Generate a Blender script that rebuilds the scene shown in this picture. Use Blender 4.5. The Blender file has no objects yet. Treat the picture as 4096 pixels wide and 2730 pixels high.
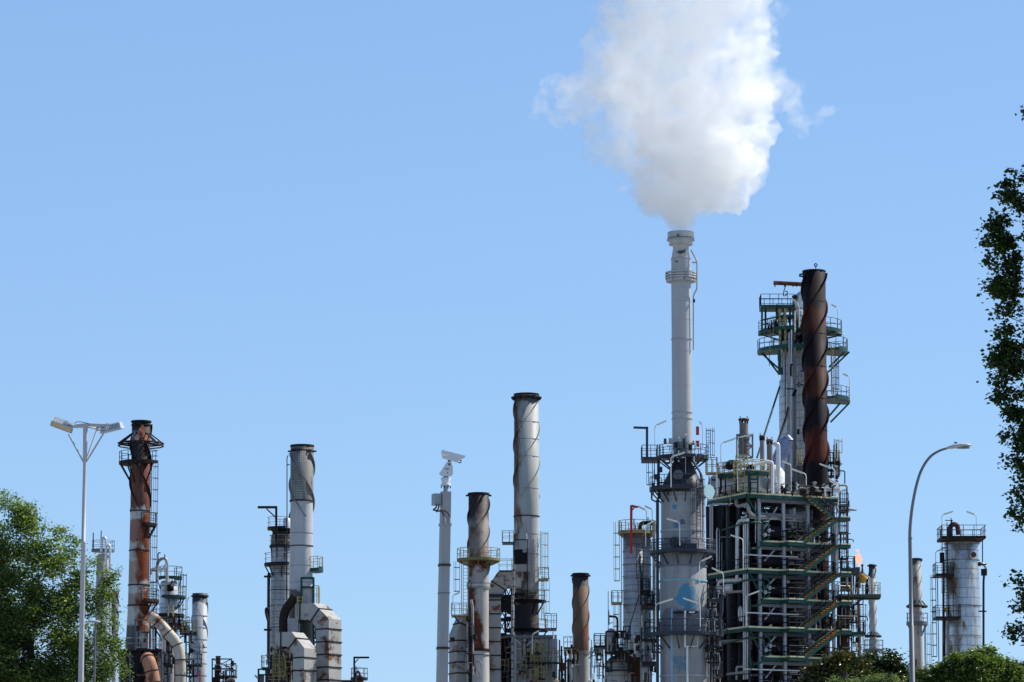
import bpy, bmesh, math, random
import numpy as np
from mathutils import Vector, Matrix, noise

# ------------------------------------------------------------------ camera, sky, sun
sc = bpy.context.scene
COL = sc.collection
F = 14572.0                                   # focal length in pixels of a 4096 px wide frame
PITCH = math.atan(2235 / F)
cam = bpy.data.cameras.new('camera')
cam_o = bpy.data.objects.new('camera', cam)
COL.objects.link(cam_o)
sc.camera = cam_o
cam.sensor_width = 36
cam.lens = F / 4096 * 36
cam.clip_end = 12000
cam_o.location = (0, 0, 1.7)
cam_o.rotation_euler = (math.radians(90) + PITCH, 0, 0)

SUN_E, SUN_A = math.radians(47), math.radians(70)
world = bpy.data.worlds.new('World')
sc.world = world
world.use_nodes = True
wn = world.node_tree
bg = wn.nodes['Background']
sky = wn.nodes.new('ShaderNodeTexSky')
sky.sky_type = 'NISHITA'
sky.sun_disc = False
sky.sun_elevation, sky.sun_rotation = SUN_E, SUN_A
sky.air_density, sky.dust_density, sky.ozone_density = 1, 0, 3


def wmul(a, b):
    m = wn.nodes.new('ShaderNodeVectorMath')
    m.operation = 'MULTIPLY'
    wn.links.new(a, m.inputs[0])
    m.inputs[1].default_value = b
    return m.outputs[0]


gam = wn.nodes.new('ShaderNodeGamma')
gam.inputs[1].default_value = .5
wn.links.new(wmul(sky.outputs[0], (.1, .1, .1)), gam.inputs[0])
# the deep blue of the upper sky: darker towards the zenith
wtc = wn.nodes.new('ShaderNodeTexCoord')
wsep = wn.nodes.new('ShaderNodeSeparateXYZ')
wmr = wn.nodes.new('ShaderNodeMapRange')
for _i, _v in ((1, .26), (2, .75), (3, 1.), (4, .36)):
    wmr.inputs[_i].default_value = _v
wn.links.new(wtc.outputs['Generated'], wsep.inputs[0])
wn.links.new(wsep.outputs[2], wmr.inputs[0])
wsc = wn.nodes.new('ShaderNodeVectorMath')
wsc.operation = 'SCALE'
wn.links.new(wmul(gam.outputs[0], (5.15, 7.12, 9.8)), wsc.inputs[0])
wn.links.new(wmr.outputs[0], wsc.inputs['Scale'])
wn.links.new(wsc.outputs[0], bg.inputs[0])
bg.inputs[1].default_value = .1

sl = bpy.data.lights.new('sun', 'SUN')
sl.energy = 5.0
sl.angle = math.radians(.5)
sl.color = (1, .955, .88)
sun_o = bpy.data.objects.new('sun', sl)
COL.objects.link(sun_o)
sun_o.location = (200, 100, 300)
sun_o.rotation_euler = Vector((math.sin(SUN_A) * math.cos(SUN_E), math.cos(SUN_A) * math.cos(SUN_E), math.sin(SUN_E))).to_track_quat('Z', 'Y').to_euler()

sc.view_settings.view_transform = 'Standard'
sc.view_settings.look = 'None'
sc.view_settings.exposure = .25
sc.view_settings.gamma = 1
sc.cycles.max_bounces = 96
sc.cycles.diffuse_bounces = 3
sc.cycles.glossy_bounces = 3
sc.cycles.volume_bounces = 90
sc.cycles.transparent_max_bounces = 48
sc.cycles.use_denoising = True

# ------------------------------------------------------------------ measuring helpers
CP, SP = math.cos(PITCH), math.sin(PITCH)


def W(px, py, Y):
    """the point of the plane y = Y seen at a pixel of the 4096 x 2730 photograph"""
    u, v = (px - 2048) / F, (1365 - py) / F
    k = Y / (CP - v * SP)
    return Vector((u * k, Y, 1.7 + k * (SP + v * CP)))


def M(n, Y):
    """n pixels in metres at distance Y"""
    return n * Y / F * 1.012


def D(a):
    return math.radians(a)


# ------------------------------------------------------------------ objects
def tag(o, label=None, cat=None, group=None, kind=None):
    for k, v in (('label', label), ('category', cat), ('group', group), ('kind', kind)):
        if v:
            o[k] = v
    return o


def thing(name, label, cat, loc, group=None):
    o = bpy.data.objects.new(name, None)
    o.empty_display_size = .5
    COL.objects.link(o)
    o.location = loc
    return tag(o, label, cat, group)


def origin(o):
    while o.parent:
        o = o.parent
    return o.location.copy()


class MB:
    """collects shapes in world coordinates and links them as one mesh object"""

    def __init__(s):
        s.v, s.f, s.s = [], [], []

    def add(s, vs, fs, smooth=False):
        n = len(s.v)
        s.v += [tuple(v) for v in vs]
        s.f += [tuple(i + n for i in f) for f in fs]
        s.s += [smooth] * len(fs)
        return s

    def box(s, c, size, rot=0):
        x, y, z = (k / 2 for k in size)
        ca, sa = math.cos(rot), math.sin(rot)
        vs = []
        for dz in (-z, z):
            for dx, dy in ((-x, -y), (x, -y), (x, y), (-x, y)):
                vs.append((c[0] + dx * ca - dy * sa, c[1] + dx * sa + dy * ca, c[2] + dz))
        return s.add(vs, [(3, 2, 1, 0), (4, 5, 6, 7), (0, 1, 5, 4), (1, 2, 6, 5), (2, 3, 7, 6), (3, 0, 4, 7)])

    def beam(s, p, q, w, h=None, up=None):
        p, q = Vector(p), Vector(q)
        h = h or w
        d = (q - p)
        if d.length < 1e-6:
            return s
        d.normalize()
        up = up or (Vector((0, 0, 1)) if abs(d.z) < .9 else Vector((0, 1, 0)))
        a = d.cross(up).normalized()
        b = a.cross(d).normalized()
        vs = []
        for c in (p, q):
            for i, j in ((-1, -1), (1, -1), (1, 1), (-1, 1)):
                vs.append(c + a * (i * w / 2) + b * (j * h / 2))
        return s.add(vs, [(3, 2, 1, 0), (4, 5, 6, 7), (0, 1, 5, 4), (1, 2, 6, 5), (2, 3, 7, 6), (3, 0, 4, 7)])

    def tube(s, pts, r, n=6, closed=False):
        pts = [Vector(p) for p in pts]
        m = len(pts)
        rs = r if isinstance(r, (list, tuple)) else [r] * m
        dirs = []
        for i in range(m):
            a = pts[i - 1] if (i or closed) else pts[i]
            b = pts[(i + 1) % m] if (i < m - 1 or closed) else pts[i]
            d = b - a
            dirs.append(d.normalized() if d.length > 1e-9 else Vector((0, 0, 1)))
        ref = Vector((0, 0, 1)) if abs(dirs[0].z) < .9 else Vector((1, 0, 0))
        u = dirs[0].cross(ref).normalized()
        vs = []
        for i in range(m):
            u = (u - dirs[i] * u.dot(dirs[i]))
            u = u.normalized() if u.length > 1e-6 else dirs[i].orthogonal().normalized()
            w = dirs[i].cross(u)
            for k in range(n):
                a = 2 * math.pi * k / n
                vs.append(pts[i] + (u * math.cos(a) + w * math.sin(a)) * rs[i])
        fs = []
        for i in range(m if closed else m - 1):
            j = (i + 1) % m
            for k in range(n):
                l = (k + 1) % n
                fs.append((i * n + k, i * n + l, j * n + l, j * n + k))
        s.add(vs, fs, n > 5)
        if not closed:
            c = tuple(range(n))
            s.add(vs[:n], [c[::-1]])
            s.add(vs[-n:], [c])
        return s

    def lathe(s, x, y, prof, n=40, cap=True, smooth=True):
        """prof: (z, r) from the top down or the bottom up"""
        vs, fs = [], []
        for z, r in prof:
            for k in range(n):
                a = 2 * math.pi * k / n
                vs.append((x + r * math.cos(a), y + r * math.sin(a), z))
        up = prof[-1][0] > prof[0][0]
        for i in range(len(prof) - 1):
            for k in range(n):
                l = (k + 1) % n
                q = (i * n + k, i * n + l, (i + 1) * n + l, (i + 1) * n + k)
                fs.append(q if up else q[::-1])
        s.add(vs, fs, smooth)
        if cap:
            b0 = len(s.v) - len(prof) * n
            e = b0 + (len(prof) - 1) * n
            A, B = s.v[b0:b0 + n], s.v[e:e + n]      # caps get vertices of their own so that the sides shade evenly
            c = tuple(range(n))
            s.add(A, [c[::-1] if up else c])
            s.add(B, [c if up else c[::-1]])
        return s

    def shell(s, x, y, z0, z1, r0, r1, a0=0, a1=360, n=None):
        """ring or ring sector between radii r0 < r1 and heights z0 < z1"""
        full = a1 - a0 >= 359.9
        n = n or max(3, int((a1 - a0) / 7.5))
        m = n if full else n + 1
        vs, fs = [], []
        for i in range(m):
            a = D(a0 + (a1 - a0) * i / n)
            c, q = math.cos(a), math.sin(a)
            vs += [(x + r0 * c, y + r0 * q, z0), (x + r1 * c, y + r1 * q, z0), (x + r1 * c, y + r1 * q, z1), (x + r0 * c, y + r0 * q, z1)]
        for i in range(n):
            a, b = 4 * i, 4 * ((i + 1) % m)
            fs += [(a + 1, b + 1, b + 2, a + 2), (a, a + 3, b + 3, b), (a + 2, b + 2, b + 3, a + 3), (a, b, b + 1, a + 1)]
        if not full:
            e = 4 * n
            fs += [(0, 1, 2, 3), (e + 3, e + 2, e + 1, e)]
        return s.add(vs, fs)

    def prism(s, poly, z0, z1):
        n = len(poly)
        vs = [(p[0], p[1], z0) for p in poly] + [(p[0], p[1], z1) for p in poly]
        fs = [tuple(range(n - 1, -1, -1)), tuple(range(n, 2 * n))] + [(i, (i + 1) % n, n + (i + 1) % n, n + i) for i in range(n)]
        return s.add(vs, fs)

    def build(s, name, mat, parent=None, label=None):
        me = bpy.data.meshes.new(name)
        if parent is not None:
            o0 = origin(parent)
        else:
            a = np.array(s.v)
            o0 = Vector(((a[:, 0].min() + a[:, 0].max()) / 2, (a[:, 1].min() + a[:, 1].max()) / 2, a[:, 2].min()))
        me.from_pydata([(v[0] - o0.x, v[1] - o0.y, v[2] - o0.z) for v in s.v], [], s.f)
        me.polygons.foreach_set('use_smooth', s.s)
        me.materials.append(mat)
        me.update()
        o = bpy.data.objects.new(name, me)
        COL.objects.link(o)
        if parent is not None:
            o.parent = parent
        else:
            o.location = o0
        if label:
            o['label'] = label
        return o


# ------------------------------------------------------------------ materials
def mat(name, col, rough=.6, metal=0., var=.12, streak=.25, rust=0., rustcol=(.15, .05, .022), dark=0., seam=0., bands=(), side=None,
        scale=.9, zs=.16, bump=0., patch=None, spec=.28, vseam=None, spots=(), bands2=(), dimples=None):
    """painted or clad steel: uneven tone, vertical dirt streaks, rust patches, sheet seams, wide bands of another colour"""
    m = bpy.data.materials.new(name)
    m.use_nodes = True
    t = m.node_tree
    b = t.nodes['Principled BSDF']
    N, L = t.nodes.new, t.links.new
    geo = N('ShaderNodeNewGeometry')
    sep = N('ShaderNodeSeparateXYZ')
    L(geo.outputs['Position'], sep.inputs[0])

    def nz(sx, sz, sc_, det=6, rg=.6):
        mp = N('ShaderNodeMapping')
        mp.inputs['Scale'].default_value = (sx, sx, sz)
        L(geo.outputs['Position'], mp.inputs[0])
        n = N('ShaderNodeTexNoise')
        n.inputs['Scale'].default_value = sc_
        n.inputs['Detail'].default_value = det
        n.inputs['Roughness'].default_value = rg
        L(mp.outputs[0], n.inputs[0])
        return n.outputs[0]

    def mr(v, a, c, lo=0., hi=1.):
        r = N('ShaderNodeMapRange')
        r.inputs[1].default_value, r.inputs[2].default_value, r.inputs[3].default_value, r.inputs[4].default_value = a, c, lo, hi
        L(v, r.inputs[0])
        return r.outputs[0]

    def mth(op, a, c=None):
        q = N('ShaderNodeMath')
        q.operation = op
        for i, w in enumerate((a, c)):
            if w is None:
                continue
            if isinstance(w, (int, float)):
                q.inputs[i].default_value = w
            else:
                L(w, q.inputs[i])
        return q.outputs[0]

    def mix(f, a, c, mode='MIX'):
        q = N('ShaderNodeMix')
        q.data_type = 'RGBA'
        q.blend_type = mode
        for i, w in ((0, f), (6, a), (7, c)):
            if isinstance(w, (int, float)):
                q.inputs[i].default_value = w
            elif isinstance(w, tuple):
                q.inputs[i].default_value = (*w, 1)
            else:
                L(w, q.inputs[i])
        return q.outputs[2]

    c = col
    n1 = nz(1, 1, scale * .6)
    c = mix(mr(n1, .3, .7), tuple(x * (1 - var) for x in col), tuple(min(1, x * (1 + var)) for x in col))
    for z0, z1, bc, amt in bands:
        e = mth('ADD', sep.outputs[2], mr(nz(1, .6, .9), .3, .7, -.35, .35))
        f = mth('MULTIPLY', mr(e, z0 - .1, z0 + .1), mr(e, z1 - .1, z1 + .1, 1, 0))
        c = mix(mth('MULTIPLY', f, amt), c, bc)
    if patch:
        pc, pf = patch
        c = mix(mr(nz(1, 1.3, .33, 5, .65), pf, pf + .012), c, pc)
    for cx, cy, cz, sr, scol in spots:
        q = N('ShaderNodeVectorMath')
        q.operation = 'DISTANCE'
        L(geo.outputs['Position'], q.inputs[0])
        q.inputs[1].default_value = (cx, cy, cz)
        f = mth('ADD', mth('DIVIDE', q.outputs['Value'], sr), mr(nz(1, 1, 1.1 / sr, 5, .6), .25, .75, -.75, .75))
        c = mix(mr(f, .96, 1.0, 1, 0), c, scol)
    if streak:
        c = mix(mth('MULTIPLY', mr(nz(1, zs * .5, scale * 2.2), .45, .75), streak), c, tuple(x * .35 for x in col))
    if dark:
        c = mix(mr(nz(1, .5, scale * .45), .62 - dark * .3, .72 - dark * .3), c, (.025, .02, .02))
    if rust:
        r = nz(1, zs * 2, scale, 8, .65)
        if side:
            cx, hw, amt = side
            r = mth('ADD', r, mr(sep.outputs[0], cx - hw, cx + hw, -amt, amt))
        rf = mr(r, .72 - rust * .42, .80 - rust * .40)
        rc = mix(mr(nz(1, .4, scale * 2.4), .35, .7), tuple(x * .35 for x in rustcol), rustcol)
        c = mix(rf, c, rc)
    for z0, z1, bc, amt in bands2:
        e = mth('ADD', sep.outputs[2], mr(nz(1, .35, 1.3, 6, .65), .3, .7, -.8, .8))
        f = mth('MULTIPLY', mr(e, z0 - .3, z0 + .3), mr(e, z1 - .3, z1 + .3, 1, 0))
        vv = mix(mr(nz(1, .3, 1.7, 5, .6), .35, .65), tuple(x * .35 for x in bc), tuple(x * 1.3 for x in bc))
        c = mix(mth('MULTIPLY', f, amt), c, vv)
    if seam:
        k = mth('FRACT', mth('DIVIDE', sep.outputs[2], seam))
        f = mth('LESS_THAN', k, .07 / seam)
        c = mix(mth('MULTIPLY', f, .6), c, (.03, .03, .035))
    if dimples:
        cx, cy, per, dz, dcol, a0, a1 = dimples
        an = mth('ARCTAN2', mth('SUBTRACT', sep.outputs[1], cy), mth('SUBTRACT', sep.outputs[0], cx))
        ka = mth('COMPARE', mth('FRACT', mth('MULTIPLY', an, per / 6.2832)), .5)
        kz = mth('COMPARE', mth('FRACT', mth('DIVIDE', sep.outputs[2], dz)), .5)
        ka.node.inputs[2].default_value = kz.node.inputs[2].default_value = .27
        f = mth('MULTIPLY', mth('MULTIPLY', ka, kz), mth('MULTIPLY', mr(an, a0, a0 + .15), mr(an, a1 - .15, a1, 1, 0)))
        c = mix(mth('MULTIPLY', f, mr(nz(1, 1, 1.2), .38, .62, .08, .85)), c, dcol)
    if vseam:
        cx, cy, per = vseam
        an = mth('ARCTAN2', mth('SUBTRACT', sep.outputs[1], cy), mth('SUBTRACT', sep.outputs[0], cx))
        row = mth('FLOOR', mth('DIVIDE', sep.outputs[2], seam or 1.2))
        k = mth('FRACT', mth('ADD', mth('MULTIPLY', an, per / 6.2832), mth('MULTIPLY', row, .37)))
        c = mix(mth('MULTIPLY', mth('LESS_THAN', k, .035), .5), c, (.04, .04, .045))
    if isinstance(c, tuple):
        b.inputs['Base Color'].default_value = (*c, 1)
    else:
        L(c, b.inputs['Base Color'])
    b.inputs['Metallic'].default_value = metal
    b.inputs['Specular IOR Level'].default_value = spec
    if rust and metal:
        L(mr(rf, 0, 1, metal, 0), b.inputs['Metallic'])
    L(mr(n1, .3, .7, max(.05, rough - .1), min(1, rough + .1)), b.inputs['Roughness'])
    if bump:
        bp = N('ShaderNodeBump')
        bp.inputs['Strength'].default_value = bump
        bp.inputs['Distance'].default_value = .15
        L(nz(1, 1, 1.6, 3), bp.inputs['Height'])
        L(bp.outputs[0], b.inputs['Normal'])
    return m


RUST = (.17, .055, .022)
m_steel = mat('dark steel', (.014, .015, .02), .6, streak=.1, rust=.2, rustcol=(.07, .03, .016), spec=.25)
m_black = mat('black steel', (.006, .006, .008), .6, streak=0, spec=.2)
m_navy = mat('blue grey steel', (.030, .037, .056), .5, streak=.2, spec=.3)
m_green = mat('green steel', (.007, .06, .054), .5, streak=.25, spec=.3)
m_green2 = mat('green painted pipe', (.012, .075, .05), .45, streak=.2)
m_cream = mat('cream toe board', (.74, .68, .42), .6, streak=.15)
m_yellow = mat('faded yellow rail', (.36, .32, .15), .55, rust=.2, streak=.2)
m_tread = mat('orange yellow tread', (.88, .52, .10), .6, var=.2, streak=0)
_t = m_tread.node_tree
_b = _t.nodes['Principled BSDF']
_tl, _mx = _t.nodes.new('ShaderNodeBsdfTranslucent'), _t.nodes.new('ShaderNodeMixShader')
_tl.inputs[0].default_value = (.95, .62, .16, 1)
_mx.inputs[0].default_value = .5
_t.links.new(_b.outputs[0], _mx.inputs[1])
_t.links.new(_tl.outputs[0], _mx.inputs[2])
_t.links.new(_mx.outputs[0], [n for n in _t.nodes if n.type == 'OUTPUT_MATERIAL'][0].inputs[0])
m_grey = mat('light grey steel', (.40, .42, .46), .55, streak=.3, rust=.12)
m_mid = mat('mid grey steel', (.15, .16, .185), .55, streak=.4, rust=.2)
m_white = mat('white paint', (.72, .73, .72), .45, var=.06, streak=.1)
m_lampw = mat('white lamp paint', (.80, .80, .78), .4, var=.04, streak=0)
m_silver = mat('silver cladding', (.62, .64, .67), .38, .45, streak=.3, seam=1.1, bump=.15)
m_silver2 = mat('plain silver', (.66, .68, .70), .35, .4, streak=.15, bump=.1)
m_dull = mat('dull lagging', (.36, .35, .34), .6, streak=.35, rust=.25, seam=.9, bump=.15)
m_shade = mat('soot and shade lagging', (.032, .031, .037), .7, streak=.4, var=.35, seam=1.2, spec=.25)  # its dark tone also stands in for shade inside the stair structure
m_rustp = mat('rusty pipe', (.20, .12, .09), .75, streak=.3, rust=.8)
m_red = mat('red paint', (.50, .035, .025), .5, streak=.1)
m_blue = mat('light blue paint', (.20, .44, .58), .5, streak=.05)
m_orange = mat('orange yellow paint', (.62, .33, .05), .5, streak=.1)


# ------------------------------------------------------------------ plant builders
class Axis:
    """the vertical axis of a stack or column, measured in the photograph"""

    def __init__(s, px, Y, py=2200):
        p = W(px, py, Y)
        s.x, s.y, s.Y, s.px = p.x, Y, Y, px

    def z(s, py):
        return W(s.px, py, s.Y).z

    def r(s, n):
        return M(n, s.Y)

    def at(s, ang, r, z):
        return Vector((s.x + r * math.cos(D(ang)), s.y + r * math.sin(D(ang)), z))

    @property
    def base(s):
        return (s.x, s.y, 0)


def shaft(root, ax, prof, m, name='shaft', n=48, ground=True, label=None, open_top=0):
    """prof: (py, half width in px) from the top down"""
    pr = [(ax.z(py), ax.r(h)) for py, h in prof]
    if ground:
        pr.append((0, pr[-1][1]))
    if open_top:
        z, r = pr[0]
        pr = [(z - open_top, r * .9), (z, r * .9)] + pr
    return MB().lathe(ax.x, ax.y, pr, n).build(name, m, root, label)


def band(root, ax, py, r_px, h_px, m, inner=.6, name='flange'):
    z = ax.z(py)
    h = ax.r(h_px) / 2
    return MB().shell(ax.x, ax.y, z - h, z + h, ax.r(r_px) * inner, ax.r(r_px), n=40).build(name, m, root)


def strakes(root, ax, py0, py1, r_px, w_px, m, hand=1, starts=3, phase=0., pitch=None, th=.05, inset=.02, only=None, rfun=None):
    z1, z0 = ax.z(py0), ax.z(py1)
    w = ax.r(w_px)
    pitch = pitch or 10 * ax.r(r_px)
    n = max(8, int((z1 - z0) / pitch * 40))
    for k in range(starts):
        if only and k not in only:
            continue
        vs, fs = [], []
        for i in range(n + 1):
            z = z0 + (z1 - z0) * i / n
            r = (rfun(z) if rfun else ax.r(r_px)) - inset
            a = hand * 2 * math.pi * (z - z1) / pitch + D(phase + 360 * k / starts)
            c, s = math.cos(a), math.sin(a)
            for rr, dz in ((r, -th), (r + w, -th), (r + w, th), (r, th)):
                vs.append((ax.x + rr * c, ax.y + rr * s, z + dz))
        for i in range(n):
            b = 4 * i
            for j in range(4):
                l = (j + 1) % 4
                fs.append((b + j, b + l, b + 4 + l, b + 4 + j))
        fs += [(0, 1, 2, 3), (4 * n + 3, 4 * n + 2, 4 * n + 1, 4 * n)]
        MB().add(vs, fs).build('strake', m, root)


def rail_mb(path, h=1.1, r=.033, step=1.3, closed=False, mb=None, mid=True):
    mb = mb or MB()
    path = [Vector(p) for p in path]
    up = Vector((0, 0, h))
    half = Vector((0, 0, h * .52))
    mb.tube([p + up for p in path], r, 5, closed)
    if mid:
        mb.tube([p + half for p in path], r * .8, 5, closed)
    segs = list(zip(path, path[1:] + ([path[0]] if closed else [])))
    if not closed:
        segs = segs[:len(path) - 1]
    acc = 0.
    last = None
    for a, b in segs:
        L = (b - a).length
        t = -acc if last is not None else 0
        while t <= L + 1e-6:
            if t >= 0:
                p = a.lerp(b, t / max(L, 1e-6))
                mb.tube([p, p + up], r, 4)
                last = p
            t += step
        acc = L - (t - step)
    if not closed and last is not None and (last - path[-1]).length > .3:
        mb.tube([path[-1], path[-1] + up], r, 4)
    return mb


def round_platform(root, ax, py, r0, r1, a0, a1, m_deck, m_rail, th=.16, brackets=0, h=1.1, toe=True, step=1.25, m_toe=None, rr=.033, bl=1.2):
    """a ring sector walkway, radii in px; angle -90 faces the camera"""
    z = ax.z(py)
    R0, R1 = ax.r(r0), ax.r(r1)
    p = MB().shell(ax.x, ax.y, z - th, z, R0, R1, a0, a1).build('platform', m_deck, root)
    if toe:
        MB().shell(ax.x, ax.y, z + .003, z + .13, R1 - .03, R1 + .004, a0, a1).build('toe_board', m_toe or m_deck, p)
    n = max(4, int((a1 - a0) / 9))
    full = a1 - a0 >= 359
    path = [ax.at(a0 + (a1 - a0) * i / n, R1 - .04, z) for i in range(n if full else n + 1)]
    if not full:
        path = [ax.at(a0, R0 + .05, z)] + path + [ax.at(a1, R0 + .05, z)]
    rail_mb(path, h, rr, step, full).build('railing', m_rail, p)
    for i in range(brackets):
        a = a0 + (a1 - a0) * (i + .5) / brackets
        b = MB().beam(ax.at(a, R1 - .1, z - th), ax.at(a, R0 * .98, z - th - bl), .09, .12)
        b.build('bracket', m_deck, p)
    return p


def flat_platform(root, poly, z, m_deck, m_rail, th=.18, h=1.1, open_edges=(), m_toe=None, step=1.25, rr=.033, name='platform', rail=True):
    poly = [Vector((p[0], p[1], 0)) for p in poly]
    p = MB().prism([(v.x, v.y) for v in poly], z - th, z).build(name, m_deck, root)
    n = len(poly)
    run, runs = [], []
    for i in range(n):
        a, b = poly[i], poly[(i + 1) % n]
        if i in open_edges:
            if len(run) > 1:
                runs.append(run)
            run = []
            continue
        run = run or [a]
        run.append(b)
    if len(run) > 1:
        runs.append(run)
    if rail:
        mb = MB()
        for r_ in runs:
            rail_mb([Vector((v.x, v.y, z)) for v in r_], h, rr, step, mb=mb)
        mb.build('railing', m_rail, p)
    if m_toe:
        mb = MB()
        for r_ in runs:
            for a, b in zip(r_, r_[1:]):
                mb.beam((a.x, a.y, z + .07), (b.x, b.y, z + .07), .03, .13)
        mb.build('toe_board', m_toe, p)
    return p


def box_platform(root, px0, px1, py, Y, d0, d1, m_deck, m_rail, **k):
    """a balcony from px0 to px1 at height py, from depth Y + d0 to Y + d1"""
    a, b = W(px0, py, Y), W(px1, py, Y)
    return flat_platform(root, [(a.x, Y + d0), (b.x, Y + d0), (b.x, Y + d1), (a.x, Y + d1)], a.z, m_deck, m_rail, **k)


def ladder(root, x, y, z0, z1, ang, m, cage=True, w=.46, m_cage=None, cage_from=2.2):
    """ang: the way the climber's back faces"""
    d = Vector((math.cos(D(ang)), math.sin(D(ang)), 0))
    s = Vector((-d.y, d.x, 0))
    b = Vector((x, y, 0))
    mb = MB()
    for k in (-1, 1):
        p = b + s * (k * w / 2)
        mb.beam(p + Vector((0, 0, z0)), p + Vector((0, 0, z1)), .06)
    z = z0 + .3
    while z < z1:
        mb.tube([b - s * (w / 2) + Vector((0, 0, z)), b + s * (w / 2) + Vector((0, 0, z))], .02, 4)
        z += .33
    lad = mb.build('ladder', m, root)
    if cage and z1 - z0 > cage_from + .8:
        mb = MB()
        R = .38
        c = b + d * .36
        hoop = [(c + d * (R * math.cos(t)) + s * (R * math.sin(t))) for t in (math.pi * (k / 8 * 1.3 - .65) for k in range(9))]
        z = z0 + cage_from
        while z <= z1 + .05:
            mb.tube([p + Vector((0, 0, z)) for p in hoop], .025, 4)
            z += 1.15
        for k in (0, 2, 4, 6, 8):
            mb.tube([hoop[k] + Vector((0, 0, z0 + cage_from)), hoop[k] + Vector((0, 0, z1))], .018, 4)
        mb.build('ladder_cage', m_cage or m, lad)
    return lad


def fillet(pts, r):
    out = [pts[0]]
    for i in range(1, len(pts) - 1):
        a, b, c = pts[i - 1], pts[i], pts[i + 1]
        k = min(r, (a - b).length * .48, (c - b).length * .48)
        p, q = b + (a - b).normalized() * k, b + (c - b).normalized() * k
        for j in range(6):
            t = j / 5
            out.append(p * (1 - t) ** 2 + b * (2 * t * (1 - t)) + q * t ** 2)
    out.append(pts[-1])
    return out


def pipe(root, pts, r_px, m, Y, name='pipe', bend=2.5, n=10, rings=0, m_ring=None, label=None):
    """pts: (px, py[, metres behind Y]); a pipe with rounded elbows, and rings every so many metres"""
    P = [W(p[0], p[1], Y + (p[2] if len(p) > 2 else 0)) for p in pts]
    r = M(r_px, Y)
    P = fillet(P, r * bend)
    o = MB().tube(P, r, n).build(name, m, root, label)
    if rings:
        acc = rings * .6
        for a, b in zip(P, P[1:]):
            L = (b - a).length
            while acc < L:
                c = a.lerp(b, acc / L)
                d = (b - a).normalized()
                MB().tube([c - d * .05, c + d * .05], r * 1.1, n).build('band', m_ring or m, o)
                acc += rings
            acc -= L
    return o


def duct(root, pts, w_px, depth, m, Y, rot=0., flange=0., m_fl=None, name='duct'):
    """rectangular duct swept along pts (px, py) in a vertical plane turned by rot degrees; depth in metres"""
    P = [W(p[0], p[1], Y) for p in pts]
    c, s = math.cos(D(rot)), math.sin(D(rot))
    x0 = P[0].x
    Q = [Vector(((p.x - x0) / c, 0, p.z)) for p in P]
    w = M(w_px, Y) / 2
    nrm = Vector((0, 1, 0))

    def wp(v):
        return Vector((x0 + v.x * c - v.y * s, Y + v.x * s + v.y * c, v.z))
    vs, cen = [], []
    for i, p in enumerate(Q):
        d0 = (Q[i] - Q[i - 1]).normalized() if i else (Q[1] - Q[0]).normalized()
        d1 = (Q[i + 1] - Q[i]).normalized() if i < len(Q) - 1 else d0
        n0, n1 = nrm.cross(d0), nrm.cross(d1)
        b = (n0 + n1).normalized()
        k = w / max(.3, b.dot(n0))
        for i2, j in ((-1, -1), (1, -1), (1, 1), (-1, 1)):
            vs.append(wp(p + b * (i2 * k) + nrm * (j * depth / 2)))
    n = len(Q)
    fs = [(3, 2, 1, 0), (4 * n - 4, 4 * n - 3, 4 * n - 2, 4 * n - 1)]
    for i in range(n - 1):
        for j in range(4):
            l = (j + 1) % 4
            fs.append((4 * i + j, 4 * i + l, 4 * i + 4 + l, 4 * i + 4 + j))
    o = MB().add(vs, fs).build(name, m, root)
    if flange:
        for i in range(n - 1):
            d = Q[i + 1] - Q[i]
            L = d.length
            d.normalize()
            b = nrm.cross(d)
            t = flange * .5
            while t < L - flange * .2:
                q = Q[i] + d * t
                v2 = []
                for e in (-.06, .06):
                    for i2, j in ((-1, -1), (1, -1), (1, 1), (-1, 1)):
                        v2.append(wp(q + d * e + b * (i2 * (w + .07)) + nrm * (j * (depth / 2 + .07))))
                MB().add(v2, [(3, 2, 1, 0), (4, 5, 6, 7), (0, 1, 5, 4), (1, 2, 6, 5), (2, 3, 7, 6), (3, 0, 4, 7)]).build('flange', m_fl or m, o)
                t += flange
    return o


def truss(mb, p, q, r, s, w=.12, n=3, cross=True):
    """a braced frame between the lines p-q (bottom to top) and r-s"""
    mb.beam(p, q, w)
    mb.beam(r, s, w)
    for i in range(n + 1):
        a, b = Vector(p).lerp(Vector(q), i / n), Vector(r).lerp(Vector(s), i / n)
        mb.beam(a, b, w * .9)
        if i < n and cross:
            c, d = Vector(p).lerp(Vector(q), (i + 1) / n), Vector(r).lerp(Vector(s), (i + 1) / n)
            mb.beam(a, d, w * .6)
            mb.beam(b, c, w * .6)
    return mb


def strip_lamp(base, bend, tip, Y, label):
    """a strip light on a bent pole"""
    b, c, e = (W(*p, Y) for p in (base, bend, tip))
    c.x = b.x
    t = thing('strip_light', label, 'strip light', b, 'strip lights on bent poles around the plant')
    d = e - c
    hl = min(d.length * .82, 1.9)
    hs = e - d.normalized() * hl
    MB().tube(fillet([b, c, e - d.normalized() * (hl * .6)], .3), .045, 6).build('pole', m_lampw, t)
    h = MB().beam(hs, e, .2, .11)
    h.build('lamp_head', m_lampw, t)
    u = Vector((0, 0, -.075))
    MB().beam(hs.lerp(e, .06) + u, hs.lerp(e, .94) + u, .15, .04).build('diffuser', m_cream, t)
    return t


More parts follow.
